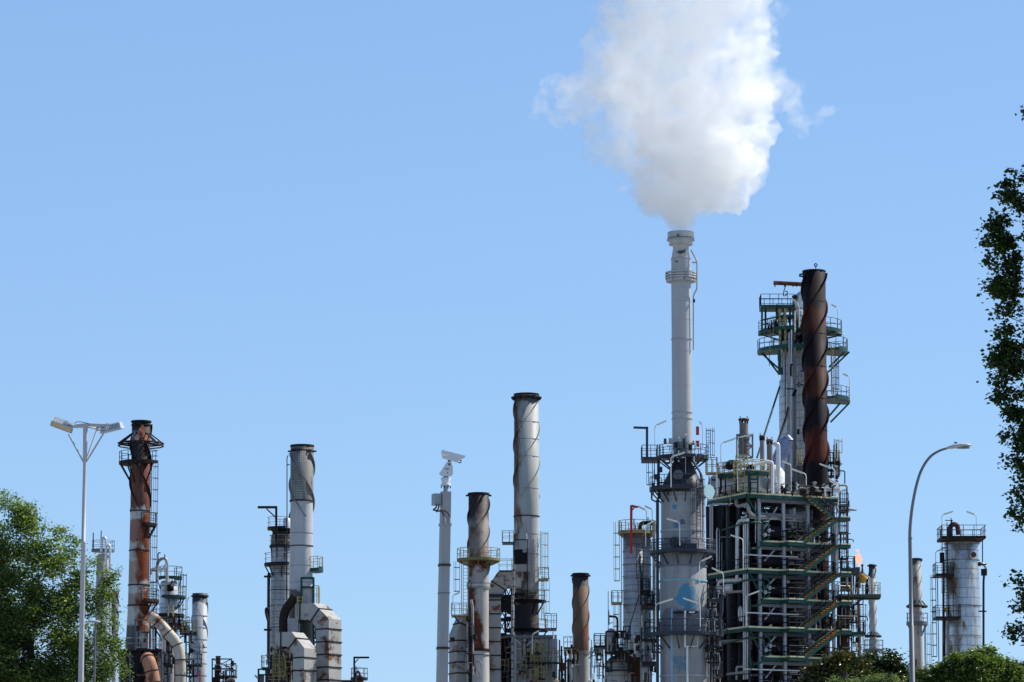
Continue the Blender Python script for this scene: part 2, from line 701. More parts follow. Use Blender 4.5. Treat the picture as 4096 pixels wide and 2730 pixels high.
def clutter(root, px0, px1, py0, py1, Y, n, seed, mats, depth=1.2, rail=0, m_rail=None):
    """small pipework, valves and short railings crowding a part of the plant"""
    rg = random.Random(seed)
    for i in range(n):
        px, py, dy = rg.uniform(px0, px1), rg.uniform(py0, py1), rg.uniform(0, depth)
        k = i % 5
        lx, ly = rg.uniform(8, 34), rg.uniform(14, 70)
        if k in (0, 3):
            pts = [(px, py), (px, py + ly)]
        elif k == 1:
            pts = [(px, py), (px + lx, py), (px + lx, py + ly)]
        elif k == 2:
            pts = [(px, py), (px + lx, py + rg.uniform(-1, 1))]
        else:
            pts = [(px, py + ly), (px, py), (px + lx * .6, py), (px + lx * .6, py + ly * .7)]
        pipe(root, [(a, b, dy) for a, b in pts], rg.choice((.9, 1.1, 1.4, 1.8, 2.6, 3.4)), rg.choice(mats), Y, 'pipe', n=6)
        if k == 2:
            c = W(px + lx * .4, py, Y + dy)
            MB().tube([c - Vector((0, 0, .22)), c + Vector((0, 0, .3))], rg.uniform(.1, .2), 8).build('valve', rg.choice(mats), root)
    for i in range(rail):
        px, py = rg.uniform(px0, px1 - 20), rg.uniform(py0, py1)
        box_platform(root, px, px + rg.uniform(18, 44), py, Y, -.4, .7, rg.choice((m_steel, m_rustp, m_steel)), m_rail or rg.choice((m_steel, m_mid, m_yellow)), th=.12, step=.55)
# ------------------------------------------------------------------ ground
m_ground = mat('gravel ground', (.25, .24, .22), .95, var=.3, streak=0, scale=.3, zs=1)
g = MB().add([(-2500, -60, 0), (2500, -60, 0), (2500, 6000, 0), (-2500, 6000, 0)], [(0, 1, 2, 3)]).build('ground', m_ground)
tag(g, kind='structure')

# ------------------------------------------------------------------ rusty tapered stack
ax = Axis(557, 360)
Z = ax.z
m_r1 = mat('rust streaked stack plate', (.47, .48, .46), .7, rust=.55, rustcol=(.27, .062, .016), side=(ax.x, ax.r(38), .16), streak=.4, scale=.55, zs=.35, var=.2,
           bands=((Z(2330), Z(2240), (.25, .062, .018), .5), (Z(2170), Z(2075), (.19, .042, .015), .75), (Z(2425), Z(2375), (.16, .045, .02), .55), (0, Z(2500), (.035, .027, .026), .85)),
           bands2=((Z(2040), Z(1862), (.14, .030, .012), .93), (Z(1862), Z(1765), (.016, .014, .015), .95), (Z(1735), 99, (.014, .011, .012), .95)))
t = thing('rusty_stack', 'tapered smokestack streaked with orange rust, walkway and strut ring near its top', 'smokestack', ax.base)
shaft(t, ax, [(1686, 37), (2046, 38), (2420, 41), (2560, 47)], m_r1, open_top=1.5)
m_rs = mat('rusted dark steel', (.018, .013, .013), .75, rust=.38, rustcol=(.10, .036, .018), streak=.2, spec=.25)
band(t, ax, 1688, 41, 6, m_rs)
band(t, ax, 1702, 40, 5, m_rs)
for py, r in ((2046, 40), (2204, 41.5), (2342, 43), (2424, 44.5)):
    band(t, ax, py, r, 5, m_rs, inner=.9)
# strut ring
zz = Z(1775)
sp = MB()
N = 12
ring = [ax.at(360 * i / N + 10, ax.r(90), zz) for i in range(N)]
sp.tube(ring, .09, 6, True)
sp.tube([p + Vector((0, 0, -.25)) for p in ring], .07, 6, True)
for i in range(N):
    sp.beam(ax.at(360 * i / N + 10, ax.r(37), Z(1735)), ring[i], .1)
    sp.beam(ax.at(360 * i / N + 10, ax.r(37), zz), ring[i], .08)
sp.build('strut_ring', m_rs, t)
round_platform(t, ax, 1853, 37, 86, 80, 330, m_rs, m_rs, brackets=7, step=1.0, bl=1.9)
strakes(t, ax, 1700, 2040, 38, 8, m_rs, -1, pitch=11)
round_platform(t, ax, 2101, 39, 68, -75, 40, m_rs, m_rs, brackets=3, step=.8)
lx = ax.x + ax.r(46)
ladder(t, lx, 359, Z(2470), Z(1860), -10, m_rs, m_cage=m_rs)
round_platform(t, ax, 2405, 42, 82, -70, 50, m_rs, m_steel, brackets=2)
b = box_platform(t, 466, 655, 2604, 360, -2.4, 2.2, m_rs, m_grey, step=1.1)
m_hood = mat('peeling grey panel', (.42, .43, .44), .6, rust=.35, streak=.4)
c0 = W(569, 2562, 358.6)
MB().box(c0, (M(52, 360), 1.4, M(66, 360))).build('hood', m_hood, t)
fr = MB()
for px in (541, 601):
    fr.beam(W(px, 2600, 357.6), W(px, 2478, 357.6), .14)
fr.beam(W(541, 2480, 357.6), W(601, 2480, 357.6), .14)
fr.beam(W(541, 2528, 357.6), W(601, 2528, 357.6), .12)
fr.build('gantry_frame', m_mid, t)
# heater body under the walkway
MB().box(W(562, 2690, 360.6), (M(150, 360), 4.2, M(150, 360))).build('furnace_box', m_shade, t)
st = MB()
for px in (480, 520, 600, 648):
    st.beam(W(px, 2606, 357.7), W(px, 2790, 357.7), .16)
for a, b2 in (((505, 2612), (538, 2658)), ((640, 2612), (610, 2650)), ((480, 2680), (520, 2680)), ((600, 2668), (648, 2668))):
    st.beam(W(*a, 357.7), W(*b2, 357.7), .13)
st.build('support_frame', m_mid, t)

clutter(t, 484, 640, 2610, 2740, 357.4, 26, 72, (m_rs, m_steel, m_steel, m_mid, m_rustp), 1.0, 2, m_steel)
clutter(t, 515, 610, 2480, 2596, 357.4, 10, 73, (m_rs, m_steel, m_mid), .6, 0)

m_buff = mat('buff duct paint', (.50, .465, .385), .55, rust=.45, rustcol=(.24, .07, .03), streak=.25, scale=.7, zs=.6)
m_salm = mat('faded salmon duct', (.45, .22, .13), .6, rust=.45, rustcol=(.28, .09, .045), streak=.2)
t = thing('buff_duct', 'round buff coloured flue duct bending down beside the rusty tapered stack', 'duct', (W(719, 2600, 357).x, 357, 0))
pipe(t, [(604, 2464), (640, 2496), (712, 2578), (722, 2640), (722, 2800)], 21.5, m_buff, 357, 'duct_pipe', 2.2, 20, 1.5, m_rs)
pipe(t, [(598, 2462), (624, 2482)], 17, m_salm, 357.3, 'duct_collar', n=18)
t = thing('salmon_duct', 'faded salmon pink banded duct curving down under the stack walkway', 'duct', (W(600, 2700, 355).x, 355, 0))
pipe(t, [(584, 2640, 3), (592, 2636), (604, 2675), (622, 2760), (630, 2850)], 27, m_salm, 355, 'duct_pipe', 2.5, 20, 1.15, m_rs)

# ------------------------------------------------------------------ slim column behind the duct
ax = Axis(678, 368)
Z = ax.z
t = thing('process_column', 'silver clad column with domed head and stacked railed walkways behind the buff duct', 'column', ax.base)
shaft(t, ax, [(2318, 3), (2320, 18), (2326, 30), (2338, 36), (2730, 36)], m_silver, 'shell')
for py, a0, a1, r, md, mra in ((2313, -200, 60, 52, m_green, m_steel), (2390, -110, 50, 66, m_green, m_yellow), (2463, -180, 60, 62, m_steel, m_grey), (2512, -160, 40, 84, m_rs, m_steel)):
    round_platform(t, ax, py, 34, r, a0, a1, md, mra, brackets=3)
m_pt = mat('grey pipe with rust', (.45, .46, .48), .5, .2, rust=.25, streak=.3)
pipe(t, [(628, 2330), (628, 2262), (636, 2240), (662, 2232), (668, 2252), (668, 2330)], 6.5, m_pt, 366.5)
pipe(t, [(600, 2280), (655, 2278), (662, 2260)], 6, m_white, 366.2)
pipe(t, [(603, 2300), (606, 2278), (622, 2272)], 4, m_white, 366)
pipe(t, [(632, 2260), (632, 2214), (642, 2211)], 2.5, m_steel, 366)
pipe(t, [(659, 2236), (659, 2218)], 2, m_steel, 366)
MB().lathe(*W(680, 2357, 366.6).xy, [(Z(2371), .1), (Z(2368), .38), (Z(2346), .38), (Z(2343), .1)], 16).build('manhole', m_black, t)
ladder(t, ax.x + ax.r(46), 367, Z(2620), Z(2300), -20, m_steel)
ladder(t, ax.x - ax.r(48), 366.2, Z(2700), Z(2330), -110, m_rs)
for i, (px, r) in enumerate(((614, 3), (622, 4), (700, 3.5), (744, 3), (758, 3.5))):
    pipe(t, [(px, 2430 + 20 * i), (px, 2800)], r, (m_pt, m_rs, m_rustp, m_steel, m_pt)[i], 366)
p = box_platform(t, 736, 790, 2530, 366.5, -1, 1, m_green, m_yellow, th=.3)
box_platform(t, 742, 806, 2660, 366, -1, 1, m_steel, m_steel)
MB().box(W(702, 2505, 366.4), (M(52, 366), 1, M(26, 366))).build('junction_box', m_rustp, t)
tr = MB()
truss(tr, W(744, 2800, 366), W(744, 2640, 366), W(775, 2800, 366), W(775, 2640, 366), .12, 3)
tr.build('lattice_frame', m_steel, t)
random.seed(5)
for i in range(14):
    px, py = random.uniform(604, 760), random.uniform(2500, 2690)
    l = random.uniform(14, 40)
    pts = [(px, py), (px + l, py), (px + l, py + random.uniform(10, 60))] if i % 2 else [(px, py), (px, py + l), (px + l, py + l)]
    pipe(t, pts, random.uniform(1.3, 3.2), random.choice((m_rs, m_pt, m_steel, m_grey)), 364.8 + random.random(), n=6)

clutter(t, 606, 770, 2445, 2740, 364.6, 46, 71, (m_rs, m_rs, m_steel, m_steel, m_pt, m_grey, m_rustp), 2.5, 5)
ladder(t, W(664, 2600, 364).x, 364.2, Z(2760), Z(2480), -90, m_rs)

# ------------------------------------------------------------------ grey stack with helical strakes
ax = Axis(802, 385)
Z = ax.z
m_g3 = mat('weathered grey stack paint', (.44, .46, .49), .55, streak=.25, var=.08, rust=.1, bands=((Z(2416), 99, (.035, .037, .045), .95),))
t = thing('striped_stack', 'grey smokestack with spiral fins and a blackened top, beside the buff duct', 'smokestack', ax.base)
shaft(t, ax, [(2375, 30), (2730, 30.5)], m_g3, open_top=1.2)
band(t, ax, 2386, 35, 5, m_steel, .8)
for py in (2466, 2514, 2561, 2591, 2610, 2657, 2705):
    band(t, ax, py, 31.5, 2.5, m_mid, .9)
strakes(t, ax, 2412, 2590, 30, 4.5, m_g3, -1, phase=-20, pitch=ax.r(290))

# ------------------------------------------------------------------ red valve stand, small lattice tower with vent
t = thing('hoist_bracket', 'small red jib bracket in front of the grey spiral finned stack', 'bracket', (W(800, 2700, 380).x, 380, 0))
rb = MB()
rb.beam(W(800, 2800, 380), W(800, 2682, 380), .1)
rb.beam(W(775, 2704, 380), W(801, 2700, 380), .14)
rb.beam(W(782, 2696, 380), W(800, 2686, 380), .08)
rb.build('jib', m_red, t)
t = thing('lattice_tower', 'small black steel frame tower around a rusty vent pipe', 'tower', (W(888, 2700, 380).x, 380, 0))
tr = MB()
for y in (379, 381.4):
    truss(tr, W(849, 2830, y), W(849, 2637, y), W(926, 2830, y), W(926, 2637, y), .13, 5)
tr.beam(W(849, 2637, 379), W(849, 2637, 381.4), .13).beam(W(926, 2637, 379), W(926, 2637, 381.4), .13)
tr.build('frame', m_rs, t)
ax = Axis(878, 380.2)
shaft(t, ax, [(2625, 9.5), (2660, 9.5), (2661, 7), (2720, 7)], m_rustp, 'vent_pipe', 20)
band(t, ax, 2627, 11, 3, m_rs)
box_platform(t, 862, 945, 2704, 379.5, -1, 1.4, m_rs, m_mid)
for px, r in ((862, 4), (893, 3), (904, 4.5)):
    pipe(t, [(px, 2684), (px, 2790)], r, m_rs, 379)
pipe(t, [(900, 2790), (908, 2722), (930, 2712), (946, 2740), (948, 2800)], 6, m_pt, 378.6)

clutter(t, 852, 940, 2650, 2740, 378.6, 16, 76, (m_rs, m_steel, m_pt), 2, 1)

# ------------------------------------------------------------------ far columns behind the tree
ax = Axis(412, 420)
Z = ax.z
t = thing('slender_column', 'slim grey column with a railed top and gooseneck pipes behind the leafy tree', 'column', ax.base)
shaft(t, ax, [(2212, 4), (2216, 16), (2226, 25), (2730, 25)], m_dull, 'shell')
round_platform(t, ax, 2203, 20, 46, 0, 360, m_mid, m_mid)
pipe(t, [(405, 2208), (405, 2160), (418, 2148), (424, 2162), (424, 2760)], 5, m_silver2, 418)
pipe(t, [(428, 2186), (434, 2178), (440, 2190), (440, 2760)], 5.5, m_silver2, 418)
pipe(t, [(373, 2200), (373, 2132)], 2.2, m_steel, 418)
pipe(t, [(403, 2190), (405, 2124)], 2, m_steel, 418)
round_platform(t, ax, 2395, 25, 40, 100, 260, m_mid, m_mid)
ax = Axis(462, 430)
t = thing('finned_stack', 'distant pale stack with dark spiral fins and a rusty cap beyond the leafy tree', 'smokestack', ax.base)
shaft(t, ax, [(2364, 15), (2730, 15)], m_g3, open_top=1)
band(t, ax, 2372, 17, 16, m_rustp, .8)
strakes(t, ax, 2385, 2640, 15, 3.5, m_steel, -1, phase=60)
ladder(t, ax.x - ax.r(10), 429, ax.z(2420), ax.z(2366), -120, m_yellow)

# ------------------------------------------------------------------ grey stack with riveted dark crown
ax = Axis(1205, 355)
Z = ax.z
t = thing('crowned_stack', 'broad pale grey stack with a dark dimpled upper section and bent fins', 'smokestack', ax.base)
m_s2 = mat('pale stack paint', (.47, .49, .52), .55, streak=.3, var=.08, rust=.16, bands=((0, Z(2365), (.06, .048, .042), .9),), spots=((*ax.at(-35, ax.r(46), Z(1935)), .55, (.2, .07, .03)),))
m_s2b = mat('sooty crown paint', (.19, .19, .185), .65, streak=.35, rust=.32, side=(ax.x, ax.r(46), .05), bands=((Z(1806), 99, (.05, .045, .045), .8),), dimples=(ax.x, ax.y, 36, .235, (.46, .46, .45), -3.1, -1.35))
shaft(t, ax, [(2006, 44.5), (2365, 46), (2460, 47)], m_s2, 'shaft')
shaft(t, ax, [(1782, 46), (2005, 46)], m_s2b, 'crown', ground=False, open_top=1.4)
band(t, ax, 1785, 48, 6, m_rs, .85)
band(t, ax, 1806, 49, 5, m_rs, .85)
for a in (180, 0, 230, 310):
    MB().beam(ax.at(a, ax.r(44), Z(1806)), ax.at(a, ax.r(57), Z(1806)), .18, .14).build('lug', m_rs, t)
band(t, ax, 2006, 49, 5, m_rs, .85)
band(t, ax, 2186, 47.5, 4, m_steel, .9)
strakes(t, ax, 1815, 2070, 45.5, 8, m_s2b, -1, phase=-45, pitch=ax.r(420))
for py in (2135, 2265, 2332):
    band(t, ax, py, 46.3, 1.6, m_mid, .95)
pipe(t, [(1148, 2080), (1148, 1832), (1153, 1822)], 2, m_steel, 353.6)
pipe(t, [(1148, 1860), (1160, 1860)], 2, m_steel, 353.6)
round_platform(t, ax, 2275, 44, 88, -35, 50, m_green, m_yellow, th=.34, step=.9)
gf = MB()
gf.beam(W(1206, 2640, 352.8), W(1206, 2311, 352.8), .2).beam(W(1254, 2640, 352.8), W(1254, 2311, 352.8), .2)
for py in (2313, 2350):
    gf.beam(W(1206, py, 352.8), W(1254, py, 352.8), .2)
gf.build('gantry_frame', m_green, t)
MB().box(W(1231, 2385, 353.4), (M(42, 353), .8, M(64, 353))).build('damper_box', m_hood, t)
box_platform(t, 1252, 1276, 2418, 354, -1.2, 1.2, m_mid, m_yellow, h=1.7, step=.55)
box_platform(t, 1190, 1212, 2450, 352.8, -.8, .8, m_mid, m_yellow, h=1.4, step=.5)
ladder(t, W(1200, 2500, 352).x, 352, Z(2480), Z(2395), -90, m_yellow)
MB().box(W(1173, 2508, 353), (M(42, 353), 1.6, M(62, 353))).build('hood', m_hood, t)
pipe(t, [(1134, 2700), (1134, 2470), (1142, 2440), (1180, 2388)], 18, m_rs, 352.6, 'breeching', n=16)
box_platform(t, 1153, 1200, 2545, 352.6, -.9, 1, m_steel, m_grey)

m_duct = mat('patched duct paint', (.40, .40, .385), .6, rust=.45, rustcol=(.22, .085, .035), streak=.3, scale=.6, zs=.6, var=.12)
t = thing('tall_duct', 'pale rectangular duct bending over and down behind the shorter rusty one', 'duct', (W(1313, 2600, 353).x, 353, 0))
duct(t, [(1205, 2452), (1272, 2452), (1318, 2500), (1318, 2860)], 64, 2.0, m_duct, 353, -34, 1.22, m_rs)
t = thing('short_duct', 'rust spotted rectangular duct with a sloping shoulder before the broad grey stack', 'duct', (W(1220, 2680, 347).x, 347, 0))
duct(t, [(1128, 2562), (1183, 2562), (1222, 2612), (1222, 2860)], 56, 1.9, m_duct, 347, -34, 1.22, m_rs)

t = thing('black_elbow_duct', 'sooty black curved duct with caged ladders at the foot of the broad grey stack', 'duct', (W(1120, 2700, 348).x, 348, 0))
pipe(t, [(1098, 2850), (1098, 2668), (1140, 2622), (1190, 2640), (1190, 2850)], 32, m_shade, 349, 'duct_pipe', 1.6, 22)
MB().box(W(1150, 2730, 350.5), (M(130, 350), 2, M(150, 350))).build('furnace_box', m_black, t)
for px, p0 in ((1105, 2598), (1126, 2620)):
    ladder(t, W(px, 2700, 346.4).x, 346.4, W(px, 2800, 346).z, W(px, p0, 346).z, -90, m_yellow)
box_platform(t, 1048, 1078, 2672, 348, -1, 1.4, m_green, m_mid)
fr = MB()
for px in (1034, 1064):
    fr.beam(W(px, 2830, 347), W(px, 2676, 347), .16)
fr.beam(W(1034, 2700, 347), W(1064, 2700, 347), .14).beam(W(1034, 2678, 347), W(1064, 2678, 347), .14)
fr.build('support_frame', m_steel, t)
pipe(t, [(1020, 2702), (1032, 2715)], 4, m_grey, 346.5, 'floodlight')
MB().box(W(1046, 2726, 347.6), (M(20, 347), .6, M(50, 347))).build('control_cabinet', m_mid, t)
for px, a, r in ((1133, 2600, 3), (1163, 2660, 4), (1158, 2560, 2.5)):
    pipe(t, [(px, a), (px, 2820)], r, m_dull, 347.6)
pipe(t, [(1116, 2690), (1162, 2690)], 4.5, m_mid, 347.4)

clutter(t, 1060, 1170, 2580, 2740, 346.6, 40, 74, (m_rs, m_steel, m_black, m_mid, m_dull, m_steel), 1.2, 4)

t = thing('duct_support_tower', 'dark braced steel tower between the two pale rectangular ducts', 'tower', (W(1240, 2600, 358).x, 358, 0))
tr = MB()
for y in (356.6, 359.5):
    truss(tr, W(1204, 2830, y), W(1204, 2470, y), W(1232, 2830, y), W(1232, 2470, y), .16, 7)
    truss(tr, W(1246, 2830, y), W(1246, 2470, y), W(1278, 2830, y), W(1278, 2470, y), .16, 9)
tr.build('lattice_frame', m_steel, t)
for py in (2482, 2535, 2600, 2648, 2700):
    MB().box(W(1238, py, 358), (M(100, 358), 3, .24)).build('deck', m_green, t)
MB().box(W(1190, 2560, 359.5), (M(46, 358), 1.4, M(150, 358))).build('dark_infill', m_black, t)

clutter(t, 1200, 1286, 2470, 2740, 356.4, 30, 75, (m_steel, m_steel, m_rs, m_black), 1.5, 2)

# ------------------------------------------------------------------ column behind it
ax = Axis(1126, 368)
Z = ax.z
m_k = mat('lagged column sheet', (.40, .42, .45), .5, .25, streak=.4, seam=.62, rust=.2, bump=.25, var=.2, vseam=(ax.x, ax.y, 9), bands=((Z(2186), 99, (.035, .032, .032), .93), (Z(2290), Z(2262), (.16, .14, .12), .6)))
t = thing('domed_column', 'lagged column with a soot dark dome, jib crane and railings behind the broad stack', 'column', ax.base)
shaft(t, ax, [(2119, 4), (2121, 22), (2128, 34), (2142, 40), (2200, 41), (2700, 43)], m_k, 'shell')
for py, a0, a1, r in ((2115, 0, 360, 57), (2187, -180, 0, 48), (2259, 100, 300, 68)):
    round_platform(t, ax, py, 20 if py == 2115 else 40, r, a0, a1, m_steel, m_yellow if py == 2187 else m_grey, brackets=4)
MB().lathe(*W(1147, 2090, 367).xy, [(Z(2118), .38), (Z(2082), .38), (Z(2075), .22), (Z(2073), .03)], 18).build('vent_dome', m_silver2, t)
jb = MB()
jb.beam(W(1105, 2160, 366), W(1105, 2028, 366), .22)
jb.beam(W(1031, 2030, 366), W(1109, 2030, 366), .2, .24)
jb.beam(W(1066, 2036, 366), W(1104, 2072, 366), .12)
jb.build('jib_crane', m_rs, t)
pipe(t, [(1079, 2292), (1075, 2300), (1074, 2640)], 6.5, m_shade, 366.4)
pipe(t, [(1078, 2440), (1064, 2432), (1063, 2452), (1073, 2486)], 5, m_steel, 366)
pipe(t, [(1147, 2074), (1147, 2400)], 2.6, m_steel, 365.6)
for py in (2307, 2520):
    MB().beam(W(1056, py, 366), W(1086, py, 366), .2).build('pipe_clamp', m_steel, t)
ladder(t, W(1113, 2500, 365.7).x, 365.7, Z(2640), Z(2410), -90, m_grey, cage=False, w=.6)
for py in (2212, 2296, 2362, 2425, 2512, 2600):
    band(t, ax, py, 42.8, 3, m_steel, .95)

# ------------------------------------------------------------------ far small column top and far beam
ax = Axis(1440, 400)
t = thing('small_vessel', 'small railed vessel top with a jib arm and curled pipe, standing alone', 'vessel', ax.base)
shaft(t, ax, [(2700, 3), (2704, 12), (2712, 17), (2740, 18)], m_rustp, 'shell', 24)
round_platform(t, ax, 2716, 14, 34, 0, 360, m_steel, m_mid, step=.8, h=1.15)
pipe(t, [(1424, 2712), (1424, 2694), (1432, 2684), (1440, 2696), (1440, 2712)], 4, m_steel, 399)
jb = MB()
jb.beam(W(1417, 2760, 399.4), W(1417, 2629, 399.4), .2)
jb.beam(W(1415, 2631, 399.4), W(1477, 2631, 399.4), .16, .2)
jb.beam(W(1418, 2654, 399.4), W(1434, 2636, 399.4), .1)
jb.build('jib_crane', m_rs, t)
ladder(t, W(1417, 2700, 399).x + .2, 398.9, ax.z(2760), ax.z(2668), 200, m_mid, cage=False)
t = thing('pipe_bridge', 'dark low pipe bridge between the pale duct and the small vessel', 'pipe bridge', (W(1375, 2727, 402).x, 402, 0))
pb = MB().beam(W(1330, 2726, 402), W(1425, 2726, 402), .4, .25)
for px in (1335, 1375, 1420):
    q = W(px, 2728, 402)
    pb.beam((q.x, 402, 0), q, .25)
pb.build('girder', m_steel, t)
# ------------------------------------------------------------------ rust blotched stack with yellow ring walkway
ax = Axis(1914, 352)
Z = ax.z
m_s3 = mat('blotched stack plate', (.52, .50, .47), .65, rust=.55, rustcol=(.20, .05, .02), side=(ax.x, ax.r(42), -.05), streak=.35, scale=.6, zs=.45,
           bands=((Z(2350), Z(2250), (.30, .28, .26), .6),), bands2=((Z(2245), Z(2068), (.17, .13, .115), .8), (Z(2078), 99, (.022, .013, .017), .93)))
m_s3b = mat('peeling white drum', (.54, .53, .51), .6, streak=.4, patch=((.04, .04, .045), .62), rust=.3)
t = thing('blotched_stack', 'rust blotched stack with a yellow ring walkway, standing by the white camera pole', 'smokestack', ax.base)
shaft(t, ax, [(1973, 40), (2350, 41)], m_s3, ground=False, open_top=1.4)
m_s3c = mat('bleeding rust plate', (.40, .385, .365), .65, rust=.66, rustcol=(.15, .034, .015), side=(ax.x, ax.r(42), -.14), streak=.4, scale=.5, zs=.3)
shaft(t, ax, [(2350, 41), (2602, 41)], m_s3c, 'shaft_section', ground=False)
shaft(t, ax, [(2602, 42), (2622, 43), (2730, 44)], m_s3b, 'drum')
band(t, ax, 1976, 43, 5, m_rs, .85)
for a in range(0, 360, 60):
    MB().beam(ax.at(a, ax.r(38), Z(1983)), ax.at(a, ax.r(51), Z(1983)), .22, .16).build('lug', m_rs, t)
strakes(t, ax, 1995, 2245, 40, 7, m_s3, 1, phase=-95, pitch=ax.r(330))
strakes(t, ax, 2250, 2345, 41, 6, m_s3, 1, phase=20, pitch=ax.r(330), only=(0, 1))
m_olive = mat('olive yellow steel', (.21, .185, .075), .6, rust=.25, streak=.3)
round_platform(t, ax, 2242, 40, 86, 0, 360, m_olive, m_olive, brackets=10, th=.12, step=1.1, bl=.45)
band(t, ax, 2344, 46, 8, m_s3b, .9)
bt = MB()
for k in range(30):
    p = ax.at(k * 12, ax.r(44.5), Z(2344))
    bt.box(p, (.1, .1, .6), D(k * 12))
bt.build('bolt_rim', m_hood, t)
band(t, ax, 2602, 46, 10, m_rs, .9)
band(t, ax, 2622, 46, 4, m_mid, .9)
pipe(t, [(1884, 2400), (1890, 2430), (1890, 2700)], 6, m_dull, 350.6)
lx = W(1846, 2400, 351)
ladder(t, lx.x, 351.2, Z(2460), Z(2250), 180, m_mid)
ladder(t, W(1862, 2400, 351).x, 350.6, Z(2470), Z(2200), -110, m_yellow, cage=False)
box_platform(t, 1806, 1866, 2462, 351, -1, 1.2, m_yellow, m_yellow, th=.14, step=.8)
MB().beam(W(1818, 2468, 350.5), W(1840, 2496, 350.5), .12).build('brace', m_steel, t)
for px, a, r in ((1870, 2440, 4), (1879, 2480, 5), (1886, 2540, 3)):
    pipe(t, [(px, a), (px, 2820)], r, (m_rs, m_dull, m_steel)[r - 3], 350.4)
clutter(t, 1858, 1900, 2440, 2740, 350, 16, 79, (m_rs, m_steel, m_dull), .5, 0)
t = thing('shouldered_duct', 'grey rectangular duct with a sloped shoulder close behind the white camera pole', 'duct', (W(1838, 2650, 354).x, 354, 0))
duct(t, [(1890, 2490), (1862, 2490), (1839, 2545), (1839, 2860)], 58, 2.0, m_duct, 354, 22, 1.05, m_rs)
MB().box(W(1838, 2560, 354), (M(72, 354), 2.4, .3)).build('flange', m_shade, t)

# ------------------------------------------------------------------ tallest grey stack of the middle group
ax = Axis(2106, 362)
Z = ax.z
m_s4 = mat('grey stack plate', (.38, .39, .385), .55, streak=.4, var=.1, rust=.34, rustcol=(.20, .10, .06), side=(ax.x, ax.r(50), -.14), scale=.4, zs=.12,
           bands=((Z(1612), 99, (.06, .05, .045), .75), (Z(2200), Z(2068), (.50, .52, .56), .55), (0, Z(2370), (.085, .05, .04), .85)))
t = thing('tall_grey_stack', 'tall grey smokestack with a dark bolted rim and thin spiral fins above furnaces', 'smokestack', ax.base)
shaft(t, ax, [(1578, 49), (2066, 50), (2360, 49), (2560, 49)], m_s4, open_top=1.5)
band(t, ax, 1580, 51, 6, m_rs, .85)
band(t, ax, 1592, 61, 5, m_rs, .8)
for k in range(24):
    if k % 2 == 0:
        MB().beam(ax.at(k * 15, ax.r(50), Z(1603)), ax.at(k * 15, ax.r(59), Z(1594)), .1).build('gusset', m_rs, t)
strakes(t, ax, 1608, 1990, 49.5, 5.5, m_s4, 1, phase=-30, pitch=ax.r(420))
strakes(t, ax, 1990, 2200, 50, 1.6, m_rs, 1, phase=-210, pitch=ax.r(420), only=(0,))
for py in (1692, 1760, 1830, 1958, 2140, 2220):
    band(t, ax, py, 50.5, 1.6, m_mid, .95)
band(t, ax, 2067, 52.5, 4, m_steel, .9)
MB().box(ax.at(-118, ax.r(50) + .05, Z(2178)), (M(58, 362), .12, M(76, 362)), D(-28)).build('access_panel', m_s4, t)
MB().box(ax.at(-116, ax.r(50) + .05, Z(2232)), (M(56, 362), .14, M(58, 362)), D(-26)).build('soot_panel', m_black, t)
pf = MB()
for px in (2054, 2109):
    pf.beam(W(px, 2420, 359.9), W(px, 2158, 359.9), .1)
pf.beam(W(2054, 2160, 359.9), W(2109, 2160, 359.9), .1)
pf.build('panel_frame', m_steel, t)
box_platform(t, 2009, 2054, 2172, 360.5, -1, 1, m_green, m_yellow, th=.14, step=.7)
ladder(t, ax.x + ax.r(58), 361.4, Z(2300), Z(2130), -20, m_yellow, cage_from=.6)
ladder(t, ax.x + ax.r(64), 361.0, Z(2490), Z(2310), -30, m_yellow, cage_from=.8)
box_platform(t, 2154, 2194, 2318, 361, -1, 1, m_yellow, m_yellow, th=.14, step=.6)
for py, r, a0, a1 in ((2408, 78, -150, -10), (2523, 84, -170, 10)):
    round_platform(t, ax, py, 47, r, a0, a1, m_rs, m_yellow, brackets=4)
box_platform(t, 2180, 2226, 2516, 361, -1.2, 1, m_mid, m_grey, h=1.4, step=.6)
p = box_platform(t, 2056, 2100, 2375, 359.5, -.7, .7, m_rs, m_steel)
MB().box(W(2092, 2325, 360.4), (M(56, 360), 1, M(72, 360))).build('expansion_box', mat('bleached rust panel', (.50, .46, .42), .65, rust=.6, streak=.5, scale=.6, zs=.1), t)

t = thing('elbow_duct', 'rust stained rectangular duct rising and turning into the tall grey middle stack', 'duct', (W(1972, 2650, 356).x, 356, 0))
duct(t, [(2085, 2322), (2008, 2322), (1972, 2376), (1972, 2860)], 62, 1.5, m_duct, 356, 0, 1.35, m_rs)
MB().box(W(1972, 2387, 356), (M(80, 356), 2.2, .3)).build('flange', m_shade, t)
box_platform(t, 1996, 2052, 2285, 356, -.9, .9, m_rs, m_yellow, th=.1)
t = thing('banded_riser', 'thin banded pale pipe rising between the elbow duct and the tall grey stack', 'pipe', (W(2054, 2500, 354).x, 354, 0))
pipe(t, [(2055, 2262), (2055, 2360), (2050, 2400), (2050, 2800)], 5.5, m_dull, 354, 'riser', rings=.8, m_ring=m_steel)

